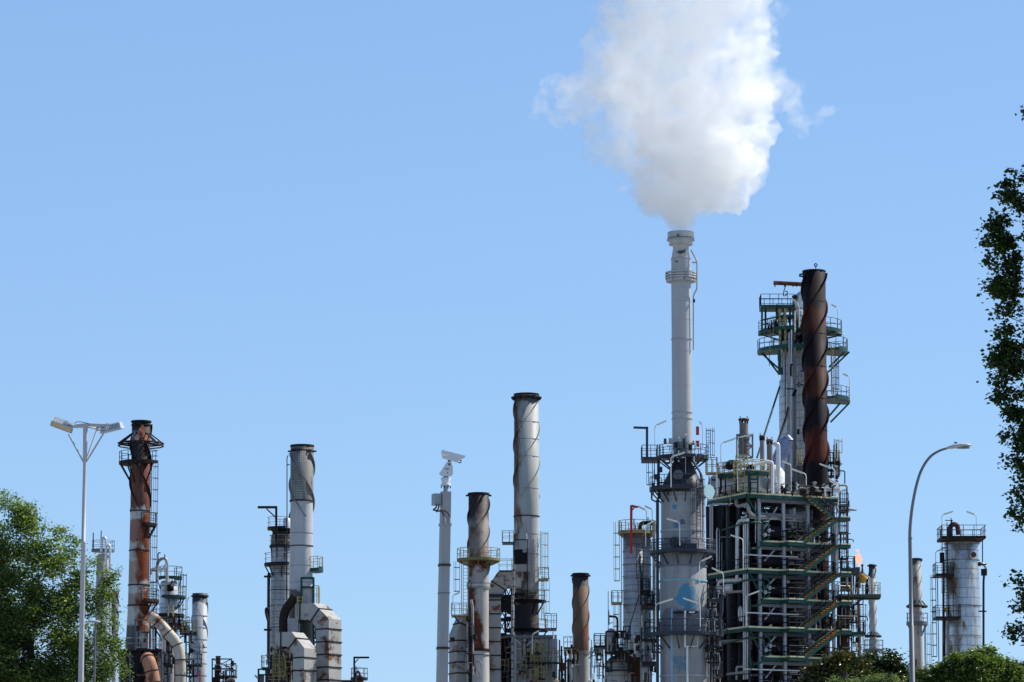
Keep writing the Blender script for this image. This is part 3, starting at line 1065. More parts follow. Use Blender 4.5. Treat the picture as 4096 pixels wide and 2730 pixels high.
# furnace under the tall stack
t = thing('braced_furnace', 'white panelled furnace box with diagonal braces below the tall grey middle stack', 'furnace', (W(2145, 2700, 357).x, 357, 0))
m_furn = mat('furnace panel', (.42, .435, .46), .6, rust=.34, streak=.45, scale=.6)
MB().box(W(2145, 2700, 358), (M(165, 358), 4, M(270, 358))).build('furnace_box', m_furn, t)
MB().tube([W(2062, 2549, 355.6), W(2214, 2549, 355.6)], M(8, 356), 12).build('header_pipe', m_mid, t)
fr = MB()
for px in (2061, 2099, 2222):
    fr.beam(W(px, 2830, 355.7), W(px, 2540, 355.7), .24)
for a, b2 in (((2061, 2556), (2099, 2596)), ((2099, 2590), (2138, 2556)), ((2138, 2556), (2180, 2600)), ((2066, 2696), (2096, 2650)), ((2102, 2650), (2140, 2735))):
    fr.beam(W(*a, 355.7), W(*b2, 355.7), .18)
for py in (2597, 2650, 2688):
    fr.beam(W(2061, py, 355.75), W(2222, py, 355.75), .22 if py == 2650 else .14)
fr.build('brace_frame', m_grey, t)
for i, px in enumerate((2152, 2176)):
    ladder(t, W(px, 2600, 355).x, 355.1, W(px, 2830, 355).z, W(px, 2562 - 12 * i, 355).z, -90, m_yellow, cage=i == 0)
box_platform(t, 2092, 2236, 2652, 355.6, -1, .4, m_rs, m_yellow, th=.12, step=1)
MB().lathe(*W(2226, 2724, 354.6).xy, [(W(2226, 2715, 354.6).z, .08), (W(2226, 2727, 354.6).z, .3), (W(2226, 2728, 354.6).z, .05)], 16).build('bell_lamp', m_cream, t)
for px, a, r, mm in ((2238, 2560, 3, m_rustp), (2246, 2585, 3.5, m_rs), (2212, 2528, 2, m_grey)):
    pipe(t, [(px, a), (px, 2820)], r, mm, 355.2)
clutter(t, 2064, 2232, 2560, 2740, 354.6, 40, 77, (m_rs, m_mid, m_steel, m_yellow, m_grey, m_rustp), .8, 4, m_yellow)
t = thing('dark_furnace', 'black furnace and steelwork between the elbow duct and the braced furnace', 'furnace', (W(2020, 2650, 359).x, 359, 0))
MB().box(W(2022, 2655, 360.5), (M(78, 360), 3, M(210, 360))).build('furnace_box', m_black, t)  # plain black box behind the lattice
tr = MB()
truss(tr, W(1995, 2830, 358), W(1995, 2360, 358), W(2022, 2830, 358), W(2022, 2360, 358), .15, 8)
truss(tr, W(2022, 2830, 358.5), W(2022, 2350, 358.5), W(2046, 2830, 358.5), W(2046, 2350, 358.5), .15, 8)
tr.build('lattice_frame', m_steel, t)
for py in (2415, 2480, 2545):
    MB().box(W(2020, py, 358.6), (M(60, 358), 2, .22 if py > 2420 else 1.6)).build('deck', m_steel, t)
MB().box(W(2090, 2470, 360), (M(60, 360), 1.5, M(90, 360))).build('dark_infill', m_shade, t)
pipe(t, [(1993, 2552), (2050, 2546)], 6, m_mid, 356.8)
MB().box(W(2030, 2646, 357), (M(50, 357), 1, .35)).build('rusty_beam', m_rustp, t)
random.seed(8)
for i in range(9):
    px, py = random.uniform(1996, 2046), random.uniform(2420, 2700)
    pipe(t, [(px, py), (px, py + random.uniform(30, 90))], random.uniform(1.5, 4), random.choice((m_rs, m_rustp, m_steel)), 357, n=6)

clutter(t, 1994, 2056, 2380, 2740, 356.4, 34, 78, (m_steel, m_rs, m_black, m_rustp, m_mid), 1.4, 3)

# ------------------------------------------------------------------ brown stack
ax = Axis(2322, 375)
Z = ax.z
m_s5 = mat('brown stack plate', (.15, .10, .07), .7, rust=.42, rustcol=(.23, .065, .026), side=(ax.x, ax.r(31), .13), streak=.3, scale=.5, zs=.2,
           bands=((Z(2352), 99, (.035, .037, .055), .9),))
t = thing('brown_stack', 'short brown rusty stack with dark rim, alone left of the silver columns', 'smokestack', ax.base)
t['label'] = 'short brown rusty stack with a blue black top and curved fins, lowest part grey'
shaft(t, ax, [(2294, 31), (2612, 32)], m_s5, ground=False, open_top=1.2)
shaft(t, ax, [(2613, 33), (2730, 34)], mat('grey brown base', (.34, .34, .33), .6, streak=.4, rust=.25), 'shaft_section')
band(t, ax, 2297, 34, 5, m_rs, .85)
band(t, ax, 2304, 40, 5, m_rs, .8)
strakes(t, ax, 2312, 2560, 31, 5, m_s5, 1, phase=-60, pitch=ax.r(300))
bt = MB()
for k in range(28):
    bt.box(ax.at(k * 360 / 28, ax.r(35.5), Z(2612)), (.1, .1, .35), D(k * 360 / 28))
bt.build('bolt_rim', m_dull, t)
band(t, ax, 2613, 36, 4, m_dull, .85)
box_platform(t, 2255, 2292, 2592, 374, -1, 1, m_green, m_grey, th=.2, step=.7)
box_platform(t, 2376, 2420, 2590, 373, -1, 1, m_black, m_steel, th=.2, step=.6)
jb = MB()
jb.beam(W(2356, 2636, 373.4), W(2384, 2590, 373.4), .12)
jb.build('brace', m_yellow, t)
for px, py, r, mm in ((2262, 2620, 4, m_rustp), (2274, 2640, 6, m_rs), (2284, 2605, 4, m_pt), (2249, 2640, 3, m_rs), (2366, 2560, 2, m_grey)):
    pipe(t, [(px, py), (px, 2820)], r, mm, 373)
pipe(t, [(2258, 2604), (2270, 2600), (2278, 2612), (2280, 2700)], 4, m_pt, 372.6)
ladder(t, W(2362, 2650, 373).x, 373, Z(2760), Z(2596), 0, m_mid)
ladder(t, W(2400, 2650, 373).x, 372.4, Z(2760), Z(2600), -90, m_mid)
MB().box(W(2250, 2668, 372), (M(26, 372), .8, M(30, 372))).build('rusty_casing', m_rustp, t)
pipe(t, [(2352, 2726), (2366, 2722), (2366, 2780)], 4, m_white, 371)

clutter(t, 2234, 2296, 2590, 2740, 372.4, 30, 80, (m_rs, m_rustp, m_steel, m_pt, m_black), 1, 2)
clutter(t, 2356, 2420, 2580, 2740, 371.6, 22, 81, (m_rs, m_steel, m_mid, m_grey), 1, 2)

# ------------------------------------------------------------------ lagged column with the red crane
ax = Axis(2548, 352)
Z = ax.z
m_q = mat('lagged silver column', (.52, .54, .57), .42, .3, streak=.4, seam=.66, rust=.16, bump=.25, var=.18, vseam=(ax.x, ax.y, 11), bands=((Z(2200), Z(2128), (.17, .15, .14), .7),))
t = thing('lagged_column', 'silver lagged column with yellow ladder cage and a red jib crane on top', 'column', ax.base)
shaft(t, ax, [(2133, 8), (2136, 40), (2140, 55), (2730, 57)], m_q, 'shell')
for py in (2208, 2260, 2308, 2364, 2420, 2490):
    band(t, ax, py, 58, 3, m_dull, .97)
round_platform(t, ax, 2131, 30, 75, 0, 360, m_yellow, m_yellow, brackets=8, step=.9, th=.2, bl=.8)
MB().beam(W(2525, 2214, 349.4), W(2525, 2022, 349.4), .24).beam(W(2525, 2024, 349.4), W(2552, 2030, 349.4), .2).beam(W(2527, 2044, 349.4), W(2538, 2030, 349.4), .12).build('jib_crane', m_red, t)
pipe(t, [(2560, 2128), (2560, 2100), (2572, 2092), (2620, 2094), (2620, 2130)], 8, m_rs, 351)
pipe(t, [(2616, 2090), (2616, 2640)], 6.5, m_dull, 350.2)
pipe(t, [(2560, 2220), (2560, 2640)], 4.5, m_dull, 350.2)
for px, h in ((2536, 2076), (2542, 2100), (2592, 2070), (2600, 2082)):
    pipe(t, [(px, 2130), (px, h)], 2.4, m_steel, 351)
ladder(t, W(2487, 2300, 350).x, 350.6, Z(2420), Z(2095), 180, m_mid, m_cage=m_yellow)
box_platform(t, 2446, 2488, 2412, 351, -1, 1, m_yellow, m_yellow, th=.16, step=.55)
ladder(t, W(2484, 2500, 350).x, 350.6, Z(2650), Z(2420), 190, m_mid)
bp = box_platform(t, 2564, 2632, 2424, 349, -1.4, .8, m_navy, m_navy, step=.6, th=.4)
box_platform(t, 2566, 2632, 2650, 349, -1.4, .8, m_navy, m_navy, step=.6, th=.4)
box_platform(t, 2566, 2632, 2560, 349, -1.2, .8, m_steel, m_steel, step=.6, th=.2)
ladder(t, W(2563, 2350, 348).x, 348.4, Z(2420), Z(2190), -100, m_navy)
pipe(t, [(2562, 2225), (2558, 2245), (2565, 2300), (2562, 2420)], 4, m_navy, 348.2)
MB().tube([W(2498, 2575, 347.6), W(2556, 2382, 349)], .05, 5).build('stay_rope', m_steel, t)
random.seed(21)
for i in range(12):
    px, py = random.uniform(2566, 2630), random.uniform(2440, 2700)
    l = random.uniform(15, 60)
    pipe(t, [(px, py), (px, py + l), (px + random.uniform(-14, 14), py + l)], random.uniform(1.4, 3.5), random.choice((m_rustp, m_pt, m_steel, m_white)), 348, n=6)

ax = Axis(2487, 343)
Z = ax.z
m_v = mat('rusty vessel sheet', (.36, .355, .35), .6, .1, streak=.5, rust=.34, seam=.8, bump=.2, bands=((Z(2655), Z(2600), (.025, .023, .023), .9),))
t = thing('rusty_vessel', 'rust stained dome topped vessel with a pipe crowded deck before the lagged column', 'vessel', ax.base)
shaft(t, ax, [(2618, 6), (2622, 30), (2634, 52), (2652, 66), (2668, 69), (2760, 70)], m_v, 'shell')
p = round_platform(t, ax, 2610, 0.5, 70, 0, 360, m_rs, m_rs, step=.9, h=1.5)
MB().beam(W(2424, 2528, 340.6), W(2502, 2526, 340.6), .16).beam(W(2424, 2620, 340.6), W(2424, 2526, 340.6), .14).build('gantry_frame', m_rs, t)
pipe(t, [(2542, 2618), (2542, 2560), (2530, 2540), (2514, 2560), (2514, 2600)], 15, m_silver2, 342, bend=1.2, n=16)
MB().lathe(*W(2444, 2560, 342).xy, [(Z(2610), .5), (Z(2532), .5), (Z(2520), .25), (Z(2517), .03)], 18).build('relief_drum', m_dull, t)
pipe(t, [(2470, 2610), (2470, 2478), (2464, 2468), (2436, 2466)], 4.5, m_rustp, 342)
pipe(t, [(2433, 2610), (2433, 2366)], 1.8, m_grey, 341.5, 'lightning_rod')
pipe(t, [(2436, 2500), (2434, 2440)], 3, m_steel, 341.6)
pipe(t, [(2440, 2494), (2454, 2490)], 2.4, m_white, 341.4)
pipe(t, [(2440, 2596), (2482, 2600), (2510, 2596)], 7, m_dull, 341)
for px, py in ((2462, 2540), (2456, 2560), (2470, 2545), (2484, 2600)):
    MB().box(W(px, py, 341), (.35, .35, .5)).build('valve', m_steel, t)
box_platform(t, 2376, 2424, 2585, 343, -1, 1, m_black, m_steel, th=.2, step=.6)
ladder(t, W(2412, 2650, 342).x, 342.5, Z(2760), Z(2600), 180, m_steel)
lg = MB()
for px in (2424, 2446, 2514):
    lg.beam(W(px, 2690, 340.4), W(px, 2612, 340.4), .2)
lg.beam(W(2420, 2682, 340.4), W(2536, 2682, 340.4), .16)
lg.build('support_frame', m_steel, t)
MB().beam(W(2543, 2740, 341), W(2543, 2630, 341), .8, .8).build('pipe_chase', m_rustp, t)
for px, r in ((2534, 3), (2550, 3.5), (2557, 3)):
    pipe(t, [(px, 2630), (px, 2800)], r, m_rs, 340.4)

clutter(t, 2422, 2560, 2540, 2740, 340, 44, 82, (m_rs, m_rs, m_steel, m_dull, m_rustp), 1.2, 3, m_rs)

# ------------------------------------------------------------------ the great blue patched column and the steaming stack
ax = Axis(2732, 340)
Z = ax.z
BLU = (.075, .25, .40)
m_main = mat('blue grey column paint', (.315, .325, .335), .5, streak=.55, var=.2, scale=.5, zs=.3, rust=.06,
             bands=((Z(2212), Z(2160), (.09, .10, .13), .75), (Z(2268), Z(2222), (.20, .205, .20), .6), (Z(2545), Z(2450), (.10, .11, .145), .8)),
             spots=((*W(2742, 2396, 337.7), 1.0, BLU), (*W(2760, 2374, 337.7), .7, BLU), (*W(2696, 2026, 338), .28, BLU), (*W(2704, 2100, 338), .3, (.09, .22, .33)), (*W(2730, 2088, 338), .26, (.10, .13, .18)), (*W(2652, 2030, 338.6), .2, BLU), (*W(2648, 2100, 338.6), .2, BLU)))
m_bot = mat('grubby column paint', (.30, .31, .32), .55, streak=.5, var=.2, scale=.5, zs=.2, rust=.08, spots=((*W(2712, 2645, 337.6), .75, (.15, .23, .31)), (*W(2735, 2668, 337.6), .45, (.12, .22, .33)), (*W(2690, 2600, 337.6), .4, (.13, .2, .3))))
m_cone = mat('dark cone paint', (.04, .043, .055), .5, streak=.35, spec=.3)
t = thing('blue_patched_column', 'broad grey column with flaking blue paint, ring walkways and a dark cone shoulder', 'column', ax.base)
shaft(t, ax, [(1975, 86), (2205, 87), (2212, 92), (2540, 93)], m_main, 'shell', ground=False, n=64)
shaft(t, ax, [(2540, 93), (2740, 93)], m_bot, 'shell_section', n=64)
shaft(t, ax, [(1838, 34), (1848, 36), (1900, 60), (1930, 76), (1950, 84), (1974, 85)], m_cone, 'cone', ground=False, n=56)
for py, mm in ((1995, m_grey), (2127, m_grey), (2268, m_mid), (2327, m_blue), (2706, m_grey)):
    band(t, ax, py, 96 if py > 2200 else 89.5, 6, mm, .95)
# manways on the cone and the shell
for px, py, r, dy, mm in ((2713, 1900, 20, -1.75, m_mid), (2697, 2167, 19, -2.15, m_navy)):
    c = W(px, py, 340 + dy)
    MB().tube([c + Vector((0, .5, 0)), c + Vector((0, -.25, -.03))], M(r, 340), 24).build('manway', mm, t)
c = W(2800, 1972, 339)
nz_ = MB().tube([c, c + Vector((.75, -1.0, 0))], M(25, 340), 24).build('nozzle', m_dull, t)
e = c + Vector((.75, -1.0, 0))
MB().tube([e, e + Vector((.06, -.08, 0))], M(28, 340), 24).build('nozzle_cover', mat('pale blue cover', (.45, .68, .72), .4, streak=0), nz_)
m_n = m_navy
round_platform(t, ax, 1832, 34, 104, -200, 60, m_n, m_n, brackets=9, th=.2, step=1.0)
pl = box_platform(t, 2567, 2640, 1834, 338.6, -1.2, 1.6, m_n, m_n, th=.3, step=.8)
jb = MB().beam(W(2588, 1830, 338), W(2588, 1708, 338), .22).beam(W(2534, 1711, 338), W(2592, 1713, 338), .18, .2)
jb.build('jib_crane', m_n, t)
ladder(t, W(2835, 1780, 338).x, 338.6, Z(1840), Z(1722), -60, m_n, cage_from=.2)
round_platform(t, ax, 1957, 82, 132, -190, -75, m_n, m_n, brackets=5, th=.25, step=.9)
ladder(t, W(2618, 1900, 338).x, 338, Z(1958), Z(1850), 180, m_n, cage_from=.2)
pipe(t, [(2634, 1838), (2634, 1962), (2640, 1990)], 6, m_n, 338.4)
pipe(t, [(2650, 1842), (2668, 1858), (2690, 1842)], 5, m_n, 338)
pipe(t, [(2768, 1840), (2808, 1898), (2812, 1940), (2812, 2170)], 4.5, m_grey, 338.2)
pipe(t, [(2762, 1836), (2800, 1890), (2806, 1930)], 3, m_steel, 338)
pipe(t, [(2630, 2000), (2630, 2730)], 6.5, m_n, 338.8)
pipe(t, [(2606, 1962), (2606, 2000), (2630, 2010)], 3, m_n, 338.8)
round_platform(t, ax, 2212, 90, 132, -205, 25, m_n, m_n, brackets=8, th=.15, step=1.2, rr=.045)
round_platform(t, ax, 2541, 93, 158, -195, 15, m_n, m_n, brackets=8, th=.17, step=1.4, rr=.05, h=1.25)
ladder(t, W(2776, 2100, 337).x, 337.7, Z(2205), Z(1965), -70, m_grey, m_cage=m_n)
ladder(t, W(2797, 2100, 337).x, 338, Z(2170), Z(1930), -55, m_navy)
cab = MB().box(W(2752, 2195, 337.4), (M(70, 338), .3, M(40, 338)))
cab.build('cable_tray', m_n, t)
for px, a, b2, r, mm in ((2687, 2438, 2740, 3.4, m_blue), (2740, 2444, 2590, 4.2, m_white), (2749, 2584, 2800, 4.2, m_white)):
    pipe(t, [(px, a), (px, b2)], r, mm, 337.35)
pipe(t, [(2749, 2586), (2790, 2586), (2790, 2548)], 1.4, m_white, 337.3)
for px in range(2698, 2796, 9):
    MB().box(W(px, 2449 + (px % 4), 337.5), (.22, .3, .18)).build('valve', m_steel if px % 3 else m_dull, t)
MB().beam(W(2696, 2449, 337.55), W(2796, 2449, 337.55), .06).build('manifold_pipe', m_mid, t)
MB().beam(W(2756, 2450, 337.3), W(2778, 2450, 337.3), .14).build('valve_cover', m_white, t)
box_platform(t, 2834, 2890, 2404, 340, -2.2, 0, m_n, m_n, th=.2, step=.6)
pipe(t, [(2884, 2540), (2878, 2480), (2886, 2450), (2886, 2400), (2892, 2384), (2902, 2388)], 8, m_n, 337.6)
for px, r, mm in ((2836, 3.2, m_white), (2848, 3, m_grey), (2858, 2.4, m_pt)):
    pipe(t, [(px, 2440), (px, 2800)], r, mm, 340)
for py in (2330, 2360, 2430, 2470, 2600, 2650):
    MB().beam(W(2826, py, 339), W(2872, py, 339), .12).build('pipe_clamp', m_steel, t)
ladder(t, W(2862, 2600, 338).x, 338.6, Z(2800), Z(2560), -30, m_steel)
random.seed(33)
for i in range(9):
    px, py = random.uniform(2830, 2880), random.uniform(2300, 2720)
    l = random.uniform(20, 60)
    pipe(t, [(px, py), (px, py + l), (px + random.uniform(-16, 16), py + l)], random.uniform(1.4, 3.2), random.choice((m_steel, m_pt, m_grey, m_navy)), 340.5, n=6)

clutter(t, 2640, 2790, 1760, 1836, 337.6, 22, 83, (m_steel, m_navy, m_white, m_green), .6, 0)
clutter(t, 2822, 2884, 2300, 2740, 338.8, 40, 84, (m_steel, m_navy, m_grey, m_black, m_pt), 1.5, 5, m_navy)
clutter(t, 2606, 2660, 1870, 1960, 337.8, 12, 85, (m_navy, m_steel), .6, 0)
clutter(t, 2560, 2640, 2240, 2700, 347.5, 34, 86, (m_steel, m_navy, m_dull, m_pt, m_rustp), 2, 5, m_steel)

t = thing('steaming_stack', 'slender pale grey stack with a flared crown, giving off a big plume of steam', 'smokestack', ax.at(0, 0, Z(1838)))
m_st = mat('steam stack paint', (.455, .465, .475), .5, streak=.26, var=.05, scale=.5, bands=((Z(1845), Z(1780), (.16, .17, .19), .5),))
shaft(t, ax, [(1036, 39), (1100, 39.5), (1400, 39.5), (1840, 40)], m_st, ground=False, n=56)
cr = shaft(t, ax, [(931, 53), (958, 53), (962, 52), (991, 31), (1035, 38.5)], mat('crown paint', (.50, .50, .48), .5, streak=.2, rust=.1, patch=((.05, .06, .05), .66)), 'crown', ground=False, n=56, open_top=1.2)
band(t, ax, 961, 56, 4.5, m_grey, .85)
band(t, ax, 956, 54.5, 3, m_mid, .85)
band(t, ax, 1037, 40.5, 4, m_grey, .9)
for py in (1094, 1104, 1114):
    band(t, ax, py, 63.5, 6, m_st, .85)
band(t, ax, 1124, 60, 9, m_st, .62)
for k in range(8):
    MB().beam(ax.at(45 * k + 10, ax.r(58), Z(1090)), ax.at(45 * k + 10, ax.r(58), Z(1128)), .12).build('ring_stay', m_mid, t)
for py, r in ((1157, 40), (1210, 39.9), (1283, 40.2), (1359, 42.5), (1407, 40.2), (1545, 40.2), (1652, 42.5), (1677, 42.5)):
    band(t, ax, py, r, 3 if r > 41 else 1.4, m_grey, .95)
pipe(t, [(2764, 1000), (2785, 1040), (2788, 1052), (2788, 1156), (2774, 1182), (2774, 1400)], 3.2, m_st, 339.6, n=8)
MB().beam(W(2768, 1051, 339.6), W(2790, 1051, 339.6), .12).build('pipe_clamp', m_st, t)
MB().box(W(2776, 1204, 339.4), (.2, .2, .3)).build('valve', m_steel, t)
pipe(t, [(2700, 1046), (2712, 1047)], 4.5, m_mid, 338.2, 'nozzle')
pipe(t, [(2708, 943), (2716, 942)], 8, m_mid, 338.7, 'nozzle')
for px, py, w, h in ((2790, 1724, 12, 34), (2790, 1776, 14, 24), (2772, 1774, 9, 12)):
    MB().box(W(px, py, 338.3), (M(w, 338), .2, M(h, 338))).build('warning_panel', m_red, t)
for px, py in ((2716, 1752), (2720, 1765), (2753, 1765)):
    c = W(px, py, 338.2)
    MB().tube([c, c + Vector((0, -.2, 0))], .11, 10).build('gauge', m_white, t)
for px, py, w, h, mm in ((2736, 1775, 9, 40, m_green), (2683, 1764, 16, 20, m_grey), (2744, 1740, 10, 10, m_white), (2760, 1790, 12, 24, m_steel)):
    MB().box(W(px, py, 338.3), (M(w, 338), .25, M(h, 338))).build('instrument_box', mm, t)

# ------------------------------------------------------------------ the green stair structure
TH = D(27)
E1 = Vector((math.cos(TH), math.sin(TH), 0))
E2 = Vector((-math.sin(TH), math.cos(TH), 0))
YC = 345.
C0 = W(2990, 2300, YC)
C0.z = 0
t = S = thing('process_structure', 'dark green multi storey steel structure with zigzag yellow treaded stairs and crowded pipes', 'structure', C0)


def zc(py):
    return W(2990, py, YC).z


def Q3(a, b, z):
    p = C0 + E1 * a + E2 * b
    return Vector((p.x, p.y, z))


def apx(px, py=2300, b=0.):
    """distance along the right-hand face of the point seen at px"""
    u, v = (px - 2048) / F, (1365 - py) / F
    q = u / (CP - v * SP_)
    o = C0 + E2 * b
    return (q * o.y - o.x) / (E1.x - q * E1.y)


def bpx(px, py=2300, a=0.):
    u, v = (px - 2048) / F, (1365 - py) / F
    q = u / (CP - v * SP_)
    o = C0 + E1 * a
    return (q * o.y - o.x) / (E2.x - q * E2.y)


SP_ = math.sin(PITCH)
LV = [zc(py) for py in (1976, 2165, 2279, 2395, 2511, 2627, 2743)]
A_END = apx(3358)
B_END = min(bpx(2834), 9.)
A0 = apx(3044)
colA = [apx(px, 2300, .3) for px in (3039, 3136, 3234, 3332)]
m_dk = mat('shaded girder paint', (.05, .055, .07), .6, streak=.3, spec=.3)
m_int = mat('interior shade plate', (.014, .013, .018), .8, streak=.3, var=.3, spec=.2)  # near-black colour standing in for shade between the floors


def edge_deck(k, z):
    wrap = k in (0, 2, 4, 6)
    a0 = 0 if wrap else A0
    if k == 0:
        poly = [(0, 0), (A_END, 0), (A_END, B_END), (0, B_END)]
    elif wrap:
        poly = [(0, 0), (A_END - .6, 0), (A_END - .6, 2.6), (7.0, 2.6), (7.0, B_END), (0, B_END)]
    else:
        poly = [(a0, 0), (A_END - .6, 0), (A_END - .6, 2.4), (6.4, 2.4), (6.4, B_END), (a0, B_END)]
    w3 = [Q3(a, b, z) for a, b in poly]
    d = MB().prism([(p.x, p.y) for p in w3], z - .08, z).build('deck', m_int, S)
    # green edge beams and cream toe boards on the two outer faces
    eb, tb = MB(), MB()
    a1 = A_END if k == 0 else A_END - .6
    runs = [((a0, 0), (a1, 0))]
    if wrap:
        runs.append(((0, 0), (0, B_END)))
    for p, q in runs:
        out = (E2 * -.06) if p[1] == q[1] else (E1 * -.06)
        P, Q = Q3(*p, z) + out, Q3(*q, z) + out
        eb.beam(P + Vector((0, 0, -.19)), Q + Vector((0, 0, -.19)), .1, .34)
        tb.beam(P + Vector((0, 0, .08)), Q + Vector((0, 0, .08)), .04, .17)
    eb.build('edge_beam', m_green, d)
    tb.build('toe_board', m_cream, d)
    mb = MB()
    if wrap:
        rail_mb([Q3(0, B_END, z), Q3(0, 0, z), Q3(a1, 0, z)], 1.12, .038, 1.12, mb=mb)
    else:
        rail_mb([Q3(a0, 2, z), Q3(a0, 0, z), Q3(a1, 0, z)], 1.12, .038, 1.12, mb=mb)
    mb.build('railing', m_black, d)
    if k:
        rail_mb([Q3(A0 + .3, 2.2, z), Q3(A_END - .8, 2.2, z)], 1.12, .035, 1.3).build('railing', m_black, d)
    return d


for k, z in enumerate(LV):
    edge_deck(k, z)
# the green curb where decks step out for the stair foot
# columns and beams
for i, a in enumerate(colA):
    for b in (.3, 4.2, B_END - .3):
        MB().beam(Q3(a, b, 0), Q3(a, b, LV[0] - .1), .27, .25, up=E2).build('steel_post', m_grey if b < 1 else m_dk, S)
for b in (4.2, B_END - .3):
    MB().beam(Q3(.35, b, 0), Q3(.35, b, LV[0] - .1), .25, .25, up=E2).build('steel_post', m_dk, S)
MB().beam(Q3(.35, .4, 0), Q3(.35, .4, LV[0] - .1), .2, .2, up=E2).build('steel_post', m_dk, S)
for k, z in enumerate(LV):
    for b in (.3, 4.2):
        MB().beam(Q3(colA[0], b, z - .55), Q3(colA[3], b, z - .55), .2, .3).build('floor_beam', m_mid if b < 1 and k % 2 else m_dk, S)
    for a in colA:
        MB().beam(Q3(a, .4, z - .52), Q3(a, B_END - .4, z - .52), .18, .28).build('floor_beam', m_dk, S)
MB().beam(Q3(colA[0], .3, zc(2053)), Q3(colA[2], .3, zc(2053)), .2, .3).build('floor_beam', m_mid, S)
MB().beam(Q3(colA[0], .25, zc(1998)), Q3(A_END, .25, zc(1998)), .2, .34).build('floor_beam', m_mid, S)
for z0, z1 in ((zc(2110), zc(2020)), (zc(2240), zc(2180)), (zc(2350), zc(2295)), (zc(2475), zc(2405)), (zc(2590), zc(2525)), (zc(2710), zc(2640))):
    a = colA[0]
    MB().beam(Q3(apx(3068), .5, z0), Q3(apx(3122), .5, z1), .13).build('brace', m_grey, S)
# curved-up green brackets on the left of the decks
for z in (LV[2], LV[4]):
    MB().beam(Q3(.3, .2, z - .3), Q3(A0 - .1, .3, z - 2.0), .22, .12).build('knee_brace', m_green, S)
MB().beam(Q3(0.1, .1, LV[0] - .3), Q3(A0 - .2, .2, LV[0] - 2.1), .22, .12).build('knee_brace', m_green, S)
# horizontal white pipes between the decks
for py in (2219, 2451, 2677):
    MB().tube([Q3(apx(2976), .1, zc(py)), Q3(apx(3195), .1, zc(py))], .085, 8).build('pipe', m_silver2, S)
for py, x0, x1, r in ((2057, 3050, 3230, .14), (2067, 2985, 3140, .1), (2070, 3140, 3230, .05), (2050, 2990, 3060, .12)):
    MB().tube([Q3(apx(x0), .8, zc(py)), Q3(apx(x1), .8, zc(py))], r, 10).build('pipe', m_silver2, S)

# stairs: each flight climbs to the right along the outside of the face
AL, AH = apx(3190), apx(3337)
BS0, BS1 = -1.15, -.25


def flight(a0, z0, a1, z1, label=None):
    n = max(6, int(abs(z1 - z0) / .21))
    f = MB()
    for b in (BS0, BS1):
        dz = -.10 if b == BS0 else .14
        f.beam(Q3(a0, b, z0 + dz), Q3(a1, b, z1 + dz), .07, .3)
    o = f.build('stair_flight', m_green, S, label)
    for i in range(n):
        u = (i + .5) / n
        c = Q3(a0 + (a1 - a0) * u, (BS0 + BS1) / 2 - .02, z0 + (z1 - z0) * u + .06)
        MB().box(c, (abs(a1 - a0) / n * .56, BS1 - BS0 - .04, .055), TH).build('tread', m_tread, o)
    e = MB().beam(Q3(a0, BS1 + .02, z0 + .32), Q3(a1, BS1 + .02, z1 + .32), .05, .05)  # cream strip painting the lit top edge of the back stringer
    e.build('lit_edge_strip', m_cream, o)
    mb = MB()
    for b in (BS0, BS1 + .04):
        m = 7
        pts = [Q3(a0 + (a1 - a0) * i / m, b, z0 + (z1 - z0) * i / m) for i in range(m + 1)]
        mb.tube([p + Vector((0, 0, 1.1)) for p in (pts[0], pts[-1])], .036, 5)
        mb.tube([p + Vector((0, 0, .6)) for p in (pts[0], pts[-1])], .028, 5)
        for p in pts[::1]:
            mb.tube([p, p + Vector((0, 0, 1.1))], .03, 4)
    mb.build('handrail', m_black, o)
    return o


ZT = zc(2055)
AT = apx(3214)
flight(apx(3312), ZT, AT, LV[0])
tops = [ZT] + LV[1:6]
for k in range(6):
    flight(AL, LV[k + 1], AH, tops[k])
A_LAND = apx(3378)
for k, z in enumerate([ZT] + LV[1:7]):
    poly = [Q3(AH, BS0 - .05, z), Q3(A_LAND, BS0 - .05, z), Q3(A_LAND, .1, z), Q3(AH, .1, z)]
    p = flat_platform(S, [(q.x, q.y) for q in poly], z, m_green, m_black, th=.34, open_edges=(3,), m_toe=m_cream, step=.8, rr=.036, name='landing')
for z in LV[1:7]:
    poly = [Q3(apx(3128), BS0 - .05, z), Q3(AL, BS0 - .05, z), Q3(AL, -.07, z), Q3(apx(3116), -.07, z)]
    flat_platform(S, [(q.x, q.y) for q in poly], z - .01, m_green, m_black, th=.32, open_edges=(1, 2), m_toe=m_cream, step=.9, rr=.036, name='landing')

# vessels and exchangers inside, coloured near black to carry the interior shade
for a, b, r, py0, mm in ((1.3, 5.2, .62, 2075, m_shade), (2.6, 6.6, .6, 2060, m_shade), (.9, 7.4, .55, 2080, m_shade), (4.4, 4.6, .9, 2080, m_shade), (6.6, 5.6, 1.0, 2060, m_shade)):
    c = Q3(a, b, 0)
    z1 = zc(py0)
    MB().lathe(c.x, c.y, [(z1 + .3, .05), (z1, r), (0, r)], 24).build('vessel', mm, S)
MB().box(Q3(4.2, 7.2, (LV[0] + LV[6]) / 2 - 4), (8.4, 1.2, LV[0] - LV[6] + 7), TH).build('dark_infill', m_int, S)  # added dark boxes that paint the shaded interior and close the see-through
MB().box(Q3(7.6, 5.6, (LV[1] + LV[6]) / 2 - 4), (2.4, .8, LV[1] - LV[6] + 8), TH).build('dark_infill', m_int, S)
MB().box(Q3(1.2, 6.8, (LV[0] + LV[6]) / 2 - 4), (1.6, 3.0, LV[0] - LV[6] + 7), TH).build('dark_infill', m_int, S)
